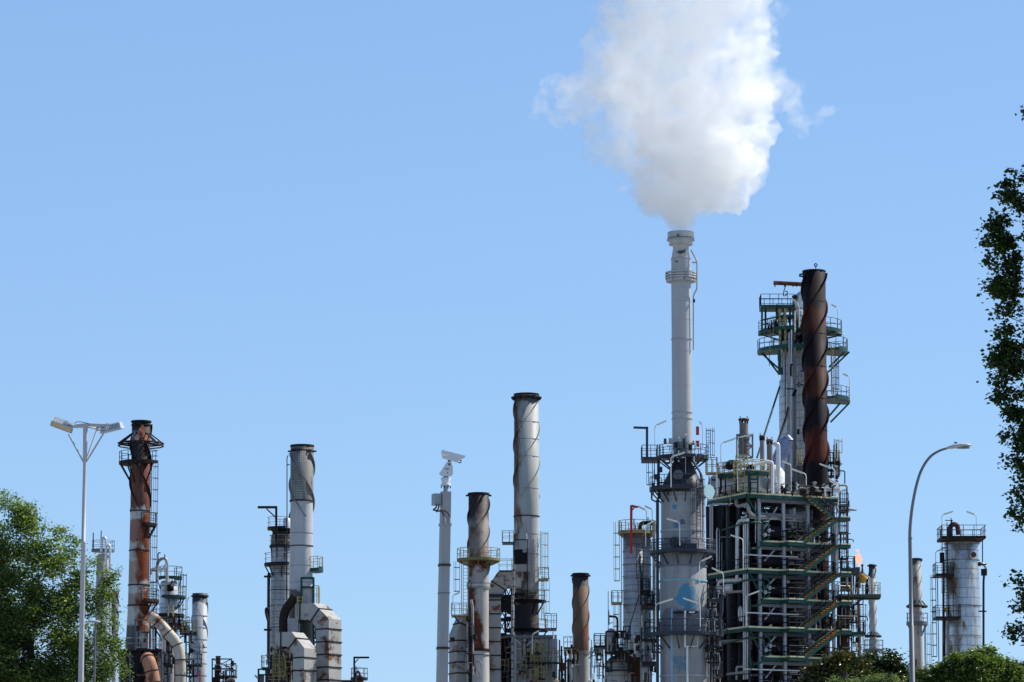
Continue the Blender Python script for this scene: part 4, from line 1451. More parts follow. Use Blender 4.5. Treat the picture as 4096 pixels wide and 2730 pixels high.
for k in range(1, 6):
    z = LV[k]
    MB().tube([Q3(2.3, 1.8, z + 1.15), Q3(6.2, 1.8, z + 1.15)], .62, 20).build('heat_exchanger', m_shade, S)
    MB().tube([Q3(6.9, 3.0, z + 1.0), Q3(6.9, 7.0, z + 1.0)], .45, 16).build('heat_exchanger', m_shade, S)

# green pipe loops
for z in (LV[1], LV[3], LV[5]):
    o = z - LV[1]

    def q(px, py, b=-.12):
        return Q3(apx(px), b, zc(py) + o)
    MB().tube(fillet([Q3(0, bpx(2866) * .8, zc(2104) + o), Q3(-.05, -.1, zc(2090) + o), q(3048, 2088), q(3054, 2135), q(3054, 2155)], .4), .085, 7).build('green_pipe', m_green2, S)
    MB().tube(fillet([q(3050, 2086, -.2), q(3071, 2084, -.2), q(3072, 2156, -.2), q(3044, 2160, -.2), q(3040, 2190, -.2), q(3004, 2196, -.2)], .3), .085, 7).build('green_pipe', m_green2, S)
    for px, py in ((3073, 2120), (3056, 2138)):
        c = q(px, py, -.25)
        v = MB().tube([c - E1 * .25, c + E1 * .55], .05, 6)
        v.tube([c + Vector((0, 0, -.18)), c + Vector((0, 0, .18))], .13, 8)
        v.build('valve', m_grey, S)
    for px in (3000, 3030):
        MB().beam(q(px, 2168, 0.), q(px, 2216, 0.), .1).build('green_post', m_green2, S)

# pipes on the left face


def face_y(px):
    return YC + max(0, (2990 - px)) * .0237 * 1.963 + max(0, px - 2990) * .0237 * .51


Y1 = 346.
for pts, r, mm in (
        ([(2949, 2330), (2949, 2100), (2962, 2082), (2990, 2082)], 8, m_silver2),
        ([(2976, 2720), (2976, 2075), (2986, 2062), (3060, 2066)], 4.2, m_silver2),
        ([(2983, 2720), (2984, 2096)], 2.6, m_silver2),
        ([(2990, 2720), (2991, 2090)], 1.6, m_silver2),
        ([(2869, 2330), (2869, 2124), (2873, 2112)], 5.5, m_silver2),
        ([(2877, 2330), (2879, 2118)], 2.4, m_silver2),
        ([(2945, 1985), (2946, 2022), (2960, 2026), (2990, 2018), (2996, 2046), (3012, 2066)], 8, m_dull),
        ([(2850, 2200), (2850, 2020), (2853, 2014), (2920, 2020)], 4.5, m_grey),
        ([(2841, 2300), (2841, 2022)], 4, m_pt),
        ([(2829, 2300), (2829, 2022), (2834, 2018), (2850, 2020)], 3.2, m_grey),
        ([(2872, 2365), (2876, 2330), (2890, 2322), (2960, 2322)], 10, m_silver2),
        ([(2825, 2362), (2900, 2352)], 10, m_silver2),
        ([(2880, 2372), (2976, 2366)], 6, m_dull),
        ([(2860, 2568), (2976, 2562)], 6, m_dull),
        ([(2956, 2484), (2956, 2438), (2962, 2426), (2966, 2440), (2966, 2486)], 4.2, m_silver2),
        ([(2946, 2720), (2946, 2668), (2976, 2668)], 4, m_pt),
        ([(2910, 2698), (2978, 2690)], 6, m_dull),
        ([(2878, 2724), (2880, 2630)], 4, m_grey),
        ([(2922, 2148), (2880, 2150)], 3, m_mid),
        ([(2888, 2330), (2888, 2170)], 2, m_grey),
        ([(3022, 2170), (3022, 2012)], 2, m_grey)):
    pipe(S, [(p[0], p[1], face_y(p[0]) + .3 - Y1) for p in pts], r, mm, Y1)
c = W(2905, 2352, Y1 - .3)
MB().tube([c, c + Vector((.45, -.25, 0))], M(15, Y1), 20).build('blind_flange', m_silver2, S)
fm = MB()
for px in (2849, 2841):
    fm.beam(W(px, 2240, Y1 - .4), W(px, 2018, Y1 - .4), .14)
fm.beam(W(2848, 2019, Y1 - .4), W(2912, 2016, Y1 - .4), .16)
fm.build('pipe_rack_frame', m_grey, S)

# right hand pipes and risers
Y2 = 349.5
for pts, r, mm in (
        ([(3346, 2290), (3346, 2072)], 8.5, m_silver2), ([(3356, 2140), (3356, 1952), (3350, 1946)], 4, m_grey),
        ([(3388, 2345), (3388, 1946), (3383, 1942), (3357, 1942)], 4.5, m_dull),
        ([(3348, 2042), (3390, 2038), (3426, 2042)], [6, 6, 6], m_dull)):
    if isinstance(r, list):
        MB().tube([W(*p, Y2) for p in pts], [.16, .15, .07], 10).build('spout', m_dull, S)
    else:
        pipe(S, pts, r, mm, Y2)
for py in (2010, 2020):
    MB().beam(W(3356, py, Y2), W(3396, py, Y2), .1).build('pipe_clamp', m_steel, S)
MB().beam(W(3396, 2004, Y2), W(3396, 2024, Y2), .1).build('pipe_clamp', m_steel, S)
for py in (2022, 2045, 2130, 2235):
    box_platform(S, 3356, 3392, py, Y2, -.6, .6, m_steel, m_black, th=.12, step=.5, rr=.03)
ladder(S, W(3362, 2100, Y2).x, Y2 + .3, W(3362, 2290, Y2).z, W(3362, 1960, Y2).z, -20, m_black)
box_platform(S, 3366, 3418, 2276, 350, -1, 1, m_green, m_steel, th=.5, step=.55)
random.seed(14)
for i in range(26):
    a, b = random.uniform(6.4, A_END - .5), random.uniform(.6, 3)
    z = random.uniform(LV[6], LV[0] - 1)
    l = random.uniform(.5, 2.0)
    d = random.choice((Vector((0, 0, 1)), Vector((0, 0, 1)), E1))
    p = Q3(a, b, z)
    P = [p, p + d * l] if i % 3 else [p, p + Vector((0, 0, l)), p + Vector((0, 0, l)) + E1 * .5]
    MB().tube(fillet(P, .2) if len(P) > 2 else P, random.uniform(.04, .17), 8).build('pipe', random.choice((m_silver2, m_white, m_rustp, m_grey, m_dull, m_steel)), S)
for i in range(30):
    a, b = random.uniform(1.8, 6.5), random.uniform(1.0, 3.5)
    z = random.uniform(LV[6], LV[0] - .5)
    l = random.uniform(.4, 2.2)
    d = random.choice((Vector((0, 0, 1)), E1, E1))
    MB().tube([Q3(a, b, z), Q3(a, b, z) + d * l], random.uniform(.03, .12), 7).build('pipe', random.choice((m_mid, m_grey, m_grey, m_steel, m_silver2)), S)
for i in range(92):
    a, b = (random.uniform(1.7, A_END - .3), random.uniform(.15, 2.6)) if i % 4 else (random.uniform(.1, 1.5), random.uniform(.2, 6))
    z = random.uniform(LV[6] - .5, LV[0] - .6)
    l = random.uniform(.5, 3.2)
    r = random.uniform(.018, .05)
    p = Q3(a, b, z)
    d = (Vector((0, 0, 1)), E1, E2, Vector((0, 0, 1)))[i % 4]
    P = [p, p + d * l, p + d * l + (E1 if d.z else Vector((0, 0, -1))) * random.uniform(.2, .7)]
    MB().tube(fillet(P, .12), r, 6).build('conduit', random.choice((m_black, m_steel, m_mid, m_mid, m_grey, m_silver2, m_rs, m_green2)), S)
for i in range(46):
    a, b = random.uniform(1.8, A_END - .4), random.uniform(.3, 2.2)
    c = Q3(a, b, random.choice(LV[1:]) + random.uniform(.1, 2.2))
    mb = MB().tube([c - Vector((0, 0, .2)), c + Vector((0, 0, .2))], .07, 7)
    mb.tube([c - E1 * .2, c + E1 * .2], .11, 8)
    mb.build('valve', random.choice((m_black, m_steel, m_dull, m_white, m_rs)), S)
for px, py, w, h, ang, mm in ((3306, 2228, 10, 30, .25, m_white), (3290, 2180, 6, 40, 0, m_red), (3291, 2280, 5, 34, 0, m_rustp), (3258, 2400, 24, 10, .2, m_white)):
    c = W(px, py, 350.4)
    MB().box(c, (M(w, 350), .2, M(h, 350)), ang).build('panel', mm, S)

clutter(S, 3180, 3345, 2030, 2620, 349.6, 0, 91, (m_steel, m_black, m_white, m_rustp), 1.2, 10, m_black)

# ---- on the top deck: horizontal drum, walkway, stacks
zt = LV[0]
t = thing('drum', 'white lagged horizontal drum with a round manway, lying on the top deck', 'drum', Q3(2.4, 4, zt))
m_drum = mat('white lagging', (.78, .78, .76), .5, .0, streak=.3, bump=.3, var=.12)
m_drum2 = mat('drum sheet', (.55, .55, .55), .45, .2, streak=.45, bump=.25, rust=.12)
ca, cb = W(3062, 1936, 345.8), W(2872, 1948, 352.5)
dv = (ca - cb).normalized()
R = M(52, 348)
MB().tube([cb - dv * .4, cb, ca - dv * 2.2], [R * .6, R, R], 32).build('shell', m_drum2, t)
hd = [(0, R * 1.04), (.9, R * 1.04), (1.5, R * .95), (2.0, R * .72), (2.2, R * .5)]
MB().tube([ca - dv * 2.2 + dv * d for d, r in hd], [r for d, r in hd], 32).build('head', m_drum, t)
c = ca + dv * -.1
mw = MB().tube([c, c + dv * .35], R * .52, 24).build('manway', m_silver2, t)
MB().tube([c + dv * .35, c + dv * .42], R * .46, 24).build('manway_cover', m_mid, mw)
mf = MB()
for a, b2 in (((2993, 1892), (3030, 1892)), ((2993, 1918), (3030, 1918))):
    mf.beam(W(*a, 344.6), W(*b2, 344.6), .16)
for px in (2994, 3031):
    mf.beam(W(px, 1974, 344.6), W(px, 1890, 344.6), .16)
mf.build('sign_frame', m_green, t)
MB().lathe(*W(3098, 1940, 349.5).xy, [(zt, 1.0), (W(3098, 1890, 349.5).z, 1.0), (W(3098, 1866, 349.5).z, .55), (W(3098, 1860, 349.5).z, .05)], 28).build('upright_drum', m_drum, t)
for px, dy in ((2890, 7), (2960, 4)):
    MB().box(W(px, 1975, 345 + dy), (.5, 1.8, 1.2), D(30)).build('saddle', m_steel, t)

t = thing('drum_walkway', 'green decked walkway with faded yellow handrails above the white horizontal drum', 'walkway', Q3(2, 2, zt))
pts = [(2870, 347.8), (2992, 344.2), (3076, 345.4), (3076, 347), (2996, 346), (2880, 350)]
zz = W(2990, 1886, 345).z
poly = [(W(px, 1886, y).x, y) for px, y in pts]
flat_platform(t, poly, zz, m_green, m_yellow, th=.28, m_toe=m_yellow, step=1.0, rr=.045)
for px, y in ((2882, 348.2), (2944, 346.2), (3000, 344.6), (3070, 345.6)):
    MB().beam(W(px, 1976, y), W(px, 1890, y), .13).build('leg', m_steel, t)
p = box_platform(t, 2934, 2966, 1893, 343.6, -.6, .4, m_yellow, m_yellow, th=.1, step=.3, rr=.04, h=1.0)
p = box_platform(t, 2944, 2990, 1866, 344.6, -.6, .4, m_yellow, m_yellow, th=.1, step=.35, rr=.04, h=1.0)
ladder(t, W(2968, 1940, 343.6).x, 343.4, zt, zz, -90, m_yellow, cage=False)
MB().beam(W(2928, 1932, 343.4), W(2942, 1894, 343.4), .06).beam(W(2938, 1934, 343.4), W(2950, 1894, 343.4), .06).build('brace', m_yellow, t)
box_platform(t, 2824, 2868, 1893, 347.6, -.8, .8, m_yellow, m_yellow, th=.12, step=.5, h=1.4, rr=.04)
MB().lathe(*W(2928, 1862, 348).xy, [(W(2928, 1876, 348).z, .7), (W(2928, 1850, 348).z, .62), (W(2928, 1842, 348).z, .3), (W(2928, 1840, 348).z, .02)], 20).build('dome_cover', m_navy, t)
for px in (2910, 2922, 2990, 3003, 3012):
    MB().box(W(px, 1868, 346), (.28, .28, .45)).build('valve', m_black, t)
for px in (2836, 2848, 2856):
    pipe(t, [(px, 1990), (px, 1905)], 2, m_steel, 348)
pipe(t, [(2845, 1920), (2864, 1922)], 3, m_steel, 348)
clutter(t, 2830, 3000, 1850, 1975, 346.8, 26, 92, (m_steel, m_yellow, m_black, m_dull), 1.5, 0)
t = thing('white_elbow_pipe', 'thick white pipe running level above the drum, then dropping to the deck', 'pipe', W(3089, 1975, 344.4))
pipe(t, [(3012, 1862), (3070, 1848), (3089, 1850), (3090, 1900), (3090, 1976)], 6.5, m_white, 344.4, 'pipe_run', 2.0, 12)
t = thing('mitred_pipe', 'upright bright silver pipe with a mitred top between the vents and blue duct', 'pipe', W(3112, 1975, 346))
pipe(t, [(3096, 1782), (3102, 1776), (3112, 1780), (3113, 1800), (3113, 1976)], 9, m_silver2, 346.6, 'pipe_run', 1.0, 14)
MB().beam(W(3106, 1976, 346), W(3138, 1930, 346), .05).build('stay', m_steel, t)

t = thing('blue_sheen_duct', 'slanted blue sheened round duct leaning against the foot of the silver column', 'duct', W(3135, 1900, 356))
m_bs = mat('blue grey duct sheet', (.20, .25, .40), .32, .35, streak=.2, seam=1.6)
pipe(t, [(3146, 1766), (3110, 1846), (3110, 2000)], 27, m_bs, 355, 'duct_pipe', 1.0, 24)
MB().tube([W(3144, 1744, 355), W(3150, 1766, 355)], [M(14, 355), M(27, 355)], 24).build('duct_head', m_bs, t)


def vent(label, px, py, w, m_body, Y, foot, cone=0, cap=m_rustp):
    ax = Axis(px, Y)
    z = ax.z
    t = thing('vent_stack', label, 'vent stack', ax.at(0, 0, z(foot)), 'capped vent stacks on the top deck')
    r = ax.r(w)
    prof = [(z(py + 22), r)]
    if cone:
        prof += [(z(py + 60), r), (z(py + 82), r * 1.3), (z(foot), r * 1.3)]
    else:
        prof += [(z(foot), r)]
    MB().lathe(ax.x, ax.y, prof, 24).build('shaft', m_body, t)
    cg = MB()
    for k in range(8):
        p = ax.at(45 * k + 10, r * .95, z(py + 22))
        cg.tube([p, Vector((p.x, p.y, z(py + 9)))], .06, 5)
    cg.build('cage_frame', m_steel, t)
    MB().lathe(ax.x, ax.y, [(z(py + 10), r * 1.15), (z(py + 8), r * 1.3), (z(py + 3), r * 1.2), (z(py), r * .3), (z(py), .02)], 24).build('cap', cap, t)
    for k in (-1, 1):
        p = ax.at(0 if k > 0 else 180, r * .8, z(py + 4))
        MB().tube([p, p + Vector((0, 0, .28))], .05, 6).build('lifting_eye', cap, t)
    return t


m_vb = mat('brown vent plate', (.20, .165, .155), .7, rust=.35, streak=.3)
t = vent('stout brown capped vent standing in a grey braced frame on the top deck', 2980, 1673, 17.5, m_vb, 348, 1822, 1)
tr = MB()
for y in (346.8, 349.4):
    truss(tr, W(2948, 1832, y), W(2948, 1740, y), W(3010, 1832, y), W(3010, 1740, y), .16, 2)
tr.beam(W(2972, 1832, 346.6), W(2972, 1740, 346.6), .18).beam(W(2948, 1740, 346.8), W(2948, 1740, 349.4), .16).beam(W(3010, 1740, 346.8), W(3010, 1740, 349.4), .16)
tr.build('support_frame', m_mid, t)
MB().beam(W(2950, 1756, 346.6), W(2976, 1741, 346.6), .5, .1).build('cable_tray', m_navy, t)
vent('thin grey capped vent, the left of the twin vents beside the blue duct', 3053, 1741, 9.5, mat('grey vent plate', (.30, .29, .28), .6, streak=.3, rust=.2), 350, 1975)
vent('thin brown vent with a rust red cap, the right of the twin vents', 3083, 1756, 11.5, m_vb, 348, 1975, 0, mat('rust cap', (.26, .10, .06), .7, rust=.3))

t = thing('deck_pipework', 'cluster of white pipes and valves along the top deck by the stair head', 'pipework', Q3(7, 1, zt))
for py, x0, x1, r in ((1953, 3200, 3360, 4.5), (1962, 3215, 3370, 5), (1972, 3130, 3192, 5), (1980, 3300, 3345, 4), (1945, 3150, 3180, 3)):
    pipe(t, [(x0, py), (x1, py + 3)], r, m_white if py != 1945 else m_dull, 348)
random.seed(3)
for i in range(26):
    px = random.uniform(3120, 3350)
    py = random.uniform(1936, 1976)
    c = W(px, py, 347.2 + random.random() * .6)
    mb = MB().tube([c + Vector((0, 0, -.3)), c + Vector((0, 0, .25))], .12, 8)
    mb.tube([c + Vector((-.2, 0, .1)), c + Vector((.22, 0, .1))], .09, 8)
    mb.build('valve', random.choice((m_black, m_steel, m_white, m_dull, m_rs)), t)
for px in (3140, 3170, 3300, 3330):
    pipe(t, [(px, 1985), (px, 1948), (px + 14, 1942)], 3.2, random.choice((m_white, m_dull, m_steel)), 347)
for px, a in ((3256, 1944), (3300, 1938)):
    pipe(t, [(px, a), (px + 18, a - 2)], 1.4, m_steel, 347, 'handwheel')

# ------------------------------------------------------------------ silver column with green balconies
ax = Axis(3211, 368)
Z = ax.z
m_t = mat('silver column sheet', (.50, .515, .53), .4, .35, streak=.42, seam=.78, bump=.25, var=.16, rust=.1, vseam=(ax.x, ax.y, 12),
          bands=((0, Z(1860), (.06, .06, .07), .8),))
t = thing('balconied_column', 'tall silver clad column ringed by green railed balconies, rising behind the black stack', 'column', ax.base)
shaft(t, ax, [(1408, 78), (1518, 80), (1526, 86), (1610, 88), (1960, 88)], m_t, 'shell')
shaft(t, ax, [(1330, 40), (1345, 62), (1366, 74), (1408, 78)], m_t, 'dome', ground=False)
pipe(t, [(3204, 1345), (3204, 1258), (3192, 1216), (3216, 1186), (3256, 1188), (3262, 1240)], 30, m_silver2, 367, 'vapour_elbow', 1.0, 22)
MB().lathe(*W(3204, 1320, 366).xy, [(Z(1340), .9), (Z(1262), .9), (Z(1256), .6)], 24).build('nozzle_drum', m_silver2, t)
for py, a0, a1, r, rin, br in ((1332, -190, 15, 168, 60, 6), (1406, -200, -90, 172, 78, 0), (1406, -40, 25, 190, 78, 0), (1602, -50, 20, 196, 86, 0)):
    round_platform(t, ax, py, rin, r, a0, a1, m_green, m_steel, th=.24, brackets=br, step=1.2, bl=.7)
box_platform(t, 3104, 3176, 1268, 366, -1.4, .6, m_green, m_steel, th=.2, step=.7)
up = box_platform(t, 3040, 3172, 1230, 366.5, -1.6, 1.2, m_green, m_steel, th=.3, step=.9)
fr = MB()
for px, y in ((3048, 365.2), (3062, 366.6), (3120, 365.2), (3160, 365.4)):
    fr.beam(W(px, 1338, y), W(px, 1228, y), .2)
fr.beam(W(3046, 1283, 365.2), W(3110, 1270, 365.2), .1).beam(W(3046, 1300, 365.2), W(3110, 1296, 365.2), .1)
fr.build('support_frame', m_green, t)
for px in (3119, 3141):
    MB().beam(W(px, 1420, 364.6), W(px, 1236, 364.6), .22).build('yellow_post', m_yellow, t)
MB().tube([W(3094, 1132, 367), W(3226, 1139, 367)], M(8.5, 367), 14).build('monorail_beam', m_rustp, t)
for px in (3100, 3138, 3172, 3186):
    MB().tube([W(px, 1139, 367), W(px, 1148, 367)], .07, 6).build('lifting_eye', m_steel, t)
pipe(t, [(3145, 1140), (3138, 1156), (3134, 1172), (3134, 1186)], 2, m_steel, 366.6)
pipe(t, [(3138, 1186), (3148, 1178), (3150, 1166), (3140, 1166)], 2, m_black, 366)
MB().tube([W(3170, 1192, 366), W(3187, 1186, 366)], .22, 10).build('relief_valve', m_black, t)
for px, a, b2, r, mm in ((3157, 1330, 1980, 3.4, m_grey), (3166, 1320, 1985, 3, m_silver2), (3151, 1420, 1960, 2.4, m_dull), (3180, 1245, 1330, 3, m_white), (3128, 1400, 1470, 5, m_dull), (3172, 1560, 1985, 2.6, m_pt), (3141, 1420, 1660, 2, m_steel)):
    pipe(t, [(px, a), (px, b2)], r, mm, 363.6)
MB().beam(W(3122, 1500, 364.3), W(3122, 1400, 364.3), .5, .2).build('green_post', m_green, t)
MB().beam(W(3179, 1985, 363.4), W(3179, 1390, 363.4), .3, .2).build('cable_tray', m_mid, t)
MB().tube([W(3119, 1547, 364), W(3028, 1832, 358)], .1, 8).build('stay_pipe', m_green, t)
MB().tube([W(3153, 1630, 363), W(3148, 1660, 363), W(3108, 1780, 360)], .13, 8).build('stay_pipe', m_shade, t)
MB().beam(W(3184, 1560, 363), W(3172, 1585, 363), .45, .3).build('soot_patch_panel', m_black, t)
for px, y in ((3318, 364), ):
    ladder(t, W(px, 1500, y).x + .3, y, Z(1600), Z(1395), -40, m_yellow, m_cage=m_steel, cage_from=.5)
ladder(t, W(3334, 1500, 364).x, 364, Z(1606), Z(1412), -50, m_yellow, cage=False)
pipe(t, [(3348, 1600), (3348, 1436)], 1.6, m_steel, 364)
for a, b2 in (((3378, 1408), (3316, 1470)), ((3398, 1408), (3312, 1490)), ((3362, 1612), (3314, 1668)), ((3398, 1612), (3322, 1690)), ((3044, 1412), (3120, 1480)), ((3052, 1412), (3118, 1500))):
    MB().beam(W(*a, 365.4), W(*b2, 366), .15).build('strut', m_green, t)
for i in range(16):
    px, py = random.uniform(3100, 3225), random.uniform(1250, 1330)
    MB().tube([W(px, py, 364.8), W(px + random.uniform(-4, 12), py + random.uniform(6, 40), 364.8)], random.uniform(.04, .11), 6).build('pipe', random.choice((m_steel, m_rs, m_dull, m_yellow, m_black)), t)
for i in range(10):
    px, py = random.uniform(3180, 3222), random.uniform(1345, 1380)
    MB().box(W(px, py, 364.6), (.2, .2, random.uniform(.2, .8))).build('valve', m_black, t)
for i, py in enumerate((1850, 1880, 1905)):
    box_platform(t, 3300, 3356, py, 362, -.8, .8, m_steel, m_yellow if i == 0 else m_steel, th=.12, step=.5)
ladder(t, W(3345, 1850, 361).x, 361.4, Z(1930), Z(1790), -40, m_yellow)
for px, a in ((3336, 1780), (3346, 1775)):
    pipe(t, [(px, 1860), (px, a)], 3, m_steel, 361.6)
for i in range(5):
    MB().tube([W(3338, 1870 + i * 14, 361), W(3352, 1870 + i * 14, 361)], .16, 8).build('valve', random.choice((m_dull, m_black, m_pt)), t)
pipe(t, [(3186, 1856), (3260, 1858)], 7, m_dull, 362)
box_platform(t, 3188, 3206, 1850, 362, -.5, .5, m_yellow, m_yellow, th=.1, step=.4, h=1.3)
ladder(t, W(3186, 1900, 362).x, 362.3, Z(1985), Z(1860), -90, m_steel, cage=False)

clutter(t, 3070, 3216, 1230, 1410, 364.4, 64, 88, (m_steel, m_rs, m_black, m_dull, m_yellow, m_green), 1.2, 0)
clutter(t, 3126, 3220, 1420, 1960, 363.4, 24, 89, (m_steel, m_dull, m_black, m_green), .5, 0)
clutter(t, 3312, 3354, 1800, 1940, 361.2, 18, 90, (m_steel, m_yellow, m_dull, m_rs), .5, 0)

# ------------------------------------------------------------------ black and rust stack with bulging spiral
ax = Axis(3270, 358)
Z = ax.z
bl_ = (.018, .014, .019)
m_bk = mat('burnt stack plate', (.010, .0065, .0095), .66, rust=.30, rustcol=(.075, .02, .012), var=.4, streak=.3, scale=.45, zs=.3, side=(ax.x, ax.r(48), .11), spec=.15,
           bands2=((Z(1340), Z(1240), (.075, .022, .014), .6), (Z(1598), Z(1470), (.085, .022, .013), .6), (Z(1853), Z(1727), (.125, .023, .012), .66)))
t = thing('burnt_stack', 'soot black and rust red stack wrapped in broad bulging spiral fins', 'smokestack', ax.base)
shaft(t, ax, [(1084, 46), (1940, 44.5)], m_bk, open_top=1.5, n=56)
band(t, ax, 1087, 47.5, 4, m_bk, .9)
for py in (1212, 1340, 1470, 1598, 1725, 1853):
    band(t, ax, py, 46, 2.4, m_black, .95)
strakes(t, ax, 1098, 1940, 44.5, 10.5, m_bk, 1, phase=-10, pitch=ax.r(430), th=.1)
MB().tube([ax.at(100 * 0 - 85, ax.r(44), Z(1082)), ax.at(-85, ax.r(44), Z(1074))], .06, 6).tube([ax.at(-85, ax.r(44), Z(1074)) + Vector((.14 * math.cos(k * .785), 0, .14 + .14 * math.sin(k * .785))) for k in range(8)], .06, 6, True).build('lifting_eye', m_black, t)
MB().tube([ax.at(180, ax.r(46), Z(1096)), ax.at(180, ax.r(58), Z(1100)), ax.at(180, ax.r(58), Z(1106)), ax.at(180, ax.r(46), Z(1106))], .09, 6).build('lug', m_rs, t)
MB().tube([ax.at(0, ax.r(45), Z(1096)), ax.at(0, ax.r(52), Z(1099)), ax.at(0, ax.r(50), Z(1104))], .1, 6).build('lug', m_rs, t)

# ------------------------------------------------------------------ annex beside the structure
t = thing('annex_platform', 'cantilevered dark green deck with an orange ball vessel, right of the stairs', 'platform', (W(3400, 2500, 356).x, 356, 0))
m_an = mat('burnt shaft plate', (.04, .028, .024), .7, rust=.4, rustcol=(.16, .06, .03), side=(W(3370, 2500, 356).x, .6, .1))
axx = Axis(3370, 356)
shaft(t, axx, [(2385, 22), (2730, 22)], m_an, 'burnt_shaft', 24)
box_platform(t, 3346, 3518, 2382, 355.4, -1.4, 1.6, mat('olive deck', (.10, .11, .075), .6), m_yellow, th=.34, step=1.2)
MB().beam(W(3346, 2392, 353.9), W(3520, 2396, 353.9), .3, .12).build('edge_plate', m_black, t)
MB().beam(W(3404, 2432, 354.6), W(3450, 2396, 354.6), .13).beam(W(3400, 2420, 354.6), W(3452, 2418, 354.6), .1).beam(W(3452, 2418, 354.6), W(3452, 2394, 354.6), .1).build('knee_brace', m_steel, t)
c = W(3449, 2312, 355.6)
MB().lathe(c.x, c.y, [(c.z - .5, .02), (c.z - .46, .2), (c.z - .3, .4), (c.z, .5), (c.z + .3, .4), (c.z + .46, .2), (c.z + .5, .02)], 24).build('ball_vessel', m_orange, t)
MB().lathe(c.x + .02, c.y, [(c.z + .4, .28), (c.z + .62, .12), (c.z + 1.1, .06), (c.z + 1.12, .12), (c.z + 1.3, .12), (c.z + 1.32, .03)], 14).build('ball_neck', m_steel, t)
MB().beam((c.x + .45, c.y, c.z - .1), (c.x + .45, c.y, W(3449, 2380, 355.6).z), .25).build('ball_post', m_black, t)
MB().box(W(3389, 2332, 356), (M(50, 356), 1.6, M(58, 356))).build('equipment_box', m_shade, t)
MB().box(W(3386, 2302, 356), (M(66, 356), 1.8, .18)).build('roof_sheet', m_navy, t)
pipe(t, [(3436, 2310), (3424, 2330), (3422, 2376)], 3, m_black, 355)
for px in (3354, 3366, 3404, 3412, 3452, 3462):
    pipe(t, [(px, 2380), (px, 2340)], 2.2, random.choice((m_dull, m_rs, m_steel, m_rustp)), 354.8)
box_platform(t, 3344, 3457, 2532, 355.4, -1.2, 1.4, m_green, m_steel, th=.3, step=1.0)
box_platform(t, 3398, 3414, 2470, 355, -.6, .6, m_rustp, m_steel, th=.3, step=.5)
for px, r, mm in ((3397, 2.2, m_steel), (3407, 3, m_steel), (3350, 3, m_black)):
    pipe(t, [(px, 2400), (px, 2760)], r, mm, 355)
for py in (2570, 2606):
    MB().beam(W(3404, py, 355), W(3438, py, 355), .12).build('ledge', m_steel, t)
MB().beam(W(3420, 2572, 354.8), W(3432, 2600, 354.8), .2, .15).build('floodlight', m_cream, t)
ladder(t, W(3410, 2480, 355).x, 355, axx.z(2600), axx.z(2390), -30, m_steel)

clutter(t, 3350, 3440, 2330, 2620, 354.4, 34, 87, (m_steel, m_rs, m_rustp, m_black, m_grey), 1.2, 3, m_yellow)

# ------------------------------------------------------------------ flare and the stacks far right
ax = Axis(3430, 420)
Z = ax.z
t = thing('flare_stack', 'slim dark flare stack behind the annex deck, burning at its tip', 'flare stack', ax.base)
shaft(t, ax, [(2270, 9), (2300, 10.5), (2352, 11)], mat('flare tip', (.055, .05, .075), .5, streak=.2), 'tip', ground=False, n=20)
shaft(t, ax, [(2352, 6), (2730, 6)], mat('flare pipe', (.22, .12, .11), .7, rust=.5), 'riser', n=14)
ladder(t, ax.x + .35, 419.5, Z(2740), Z(2420), -60, m_steel)
m_fl = bpy.data.materials.new('flame')
m_fl.use_nodes = True
nt = m_fl.node_tree
nt.nodes.clear()
out = nt.nodes.new('ShaderNodeOutputMaterial')
em = nt.nodes.new('ShaderNodeEmission')
tr_ = nt.nodes.new('ShaderNodeBsdfTransparent')
mx = nt.nodes.new('ShaderNodeMixShader')
lw = nt.nodes.new('ShaderNodeLayerWeight')
lw.inputs[0].default_value = .45
rp = nt.nodes.new('ShaderNodeMapRange')
rp.inputs[1].default_value, rp.inputs[2].default_value, rp.inputs[3].default_value, rp.inputs[4].default_value = 0, .8, .55, .03
nt.links.new(lw.outputs['Facing'], rp.inputs[0])
em.inputs[0].default_value = (1, .36, .11, 1)
em.inputs[1].default_value = 1.5
fn = nt.nodes.new('ShaderNodeTexNoise')
fn.inputs['Scale'].default_value = 2.2
fg = nt.nodes.new('ShaderNodeNewGeometry')
nt.links.new(fg.outputs['Position'], fn.inputs['Vector'])
fr_ = nt.nodes.new('ShaderNodeMapRange')
fr_.inputs[1].default_value, fr_.inputs[2].default_value = .36, .62
nt.links.new(fn.outputs[0], fr_.inputs[0])
fm_ = nt.nodes.new('ShaderNodeMath')
fm_.operation = 'MULTIPLY'
nt.links.new(fr_.outputs[0], fm_.inputs[0])
nt.links.new(rp.outputs[0], fm_.inputs[1])
nt.links.new(fm_.outputs[0], mx.inputs[0])
nt.links.new(tr_.outputs[0], mx.inputs[1])
nt.links.new(em.outputs[0], mx.inputs[2])
nt.links.new(mx.outputs[0], out.inputs['Surface'])
t = thing('flame', 'small orange flare flame flickering above the slim dark flare stack', 'flame', ax.at(0, 0, Z(2270)))


def tongue(name, pts):
    P = [W(px, py, 420) for px, py, r in pts]
    R = [M(r, 420) for *_, r in pts]
    mb = MB().tube(P, R, 16)
    for i, v in enumerate(mb.v):
        q = Vector(v)
        n = noise.noise_vector(q * 1.1) * .42 + noise.noise_vector(q * 3.1) * .26
        mb.v[i] = tuple(q + n)
    return mb.build(name, m_fl, t)


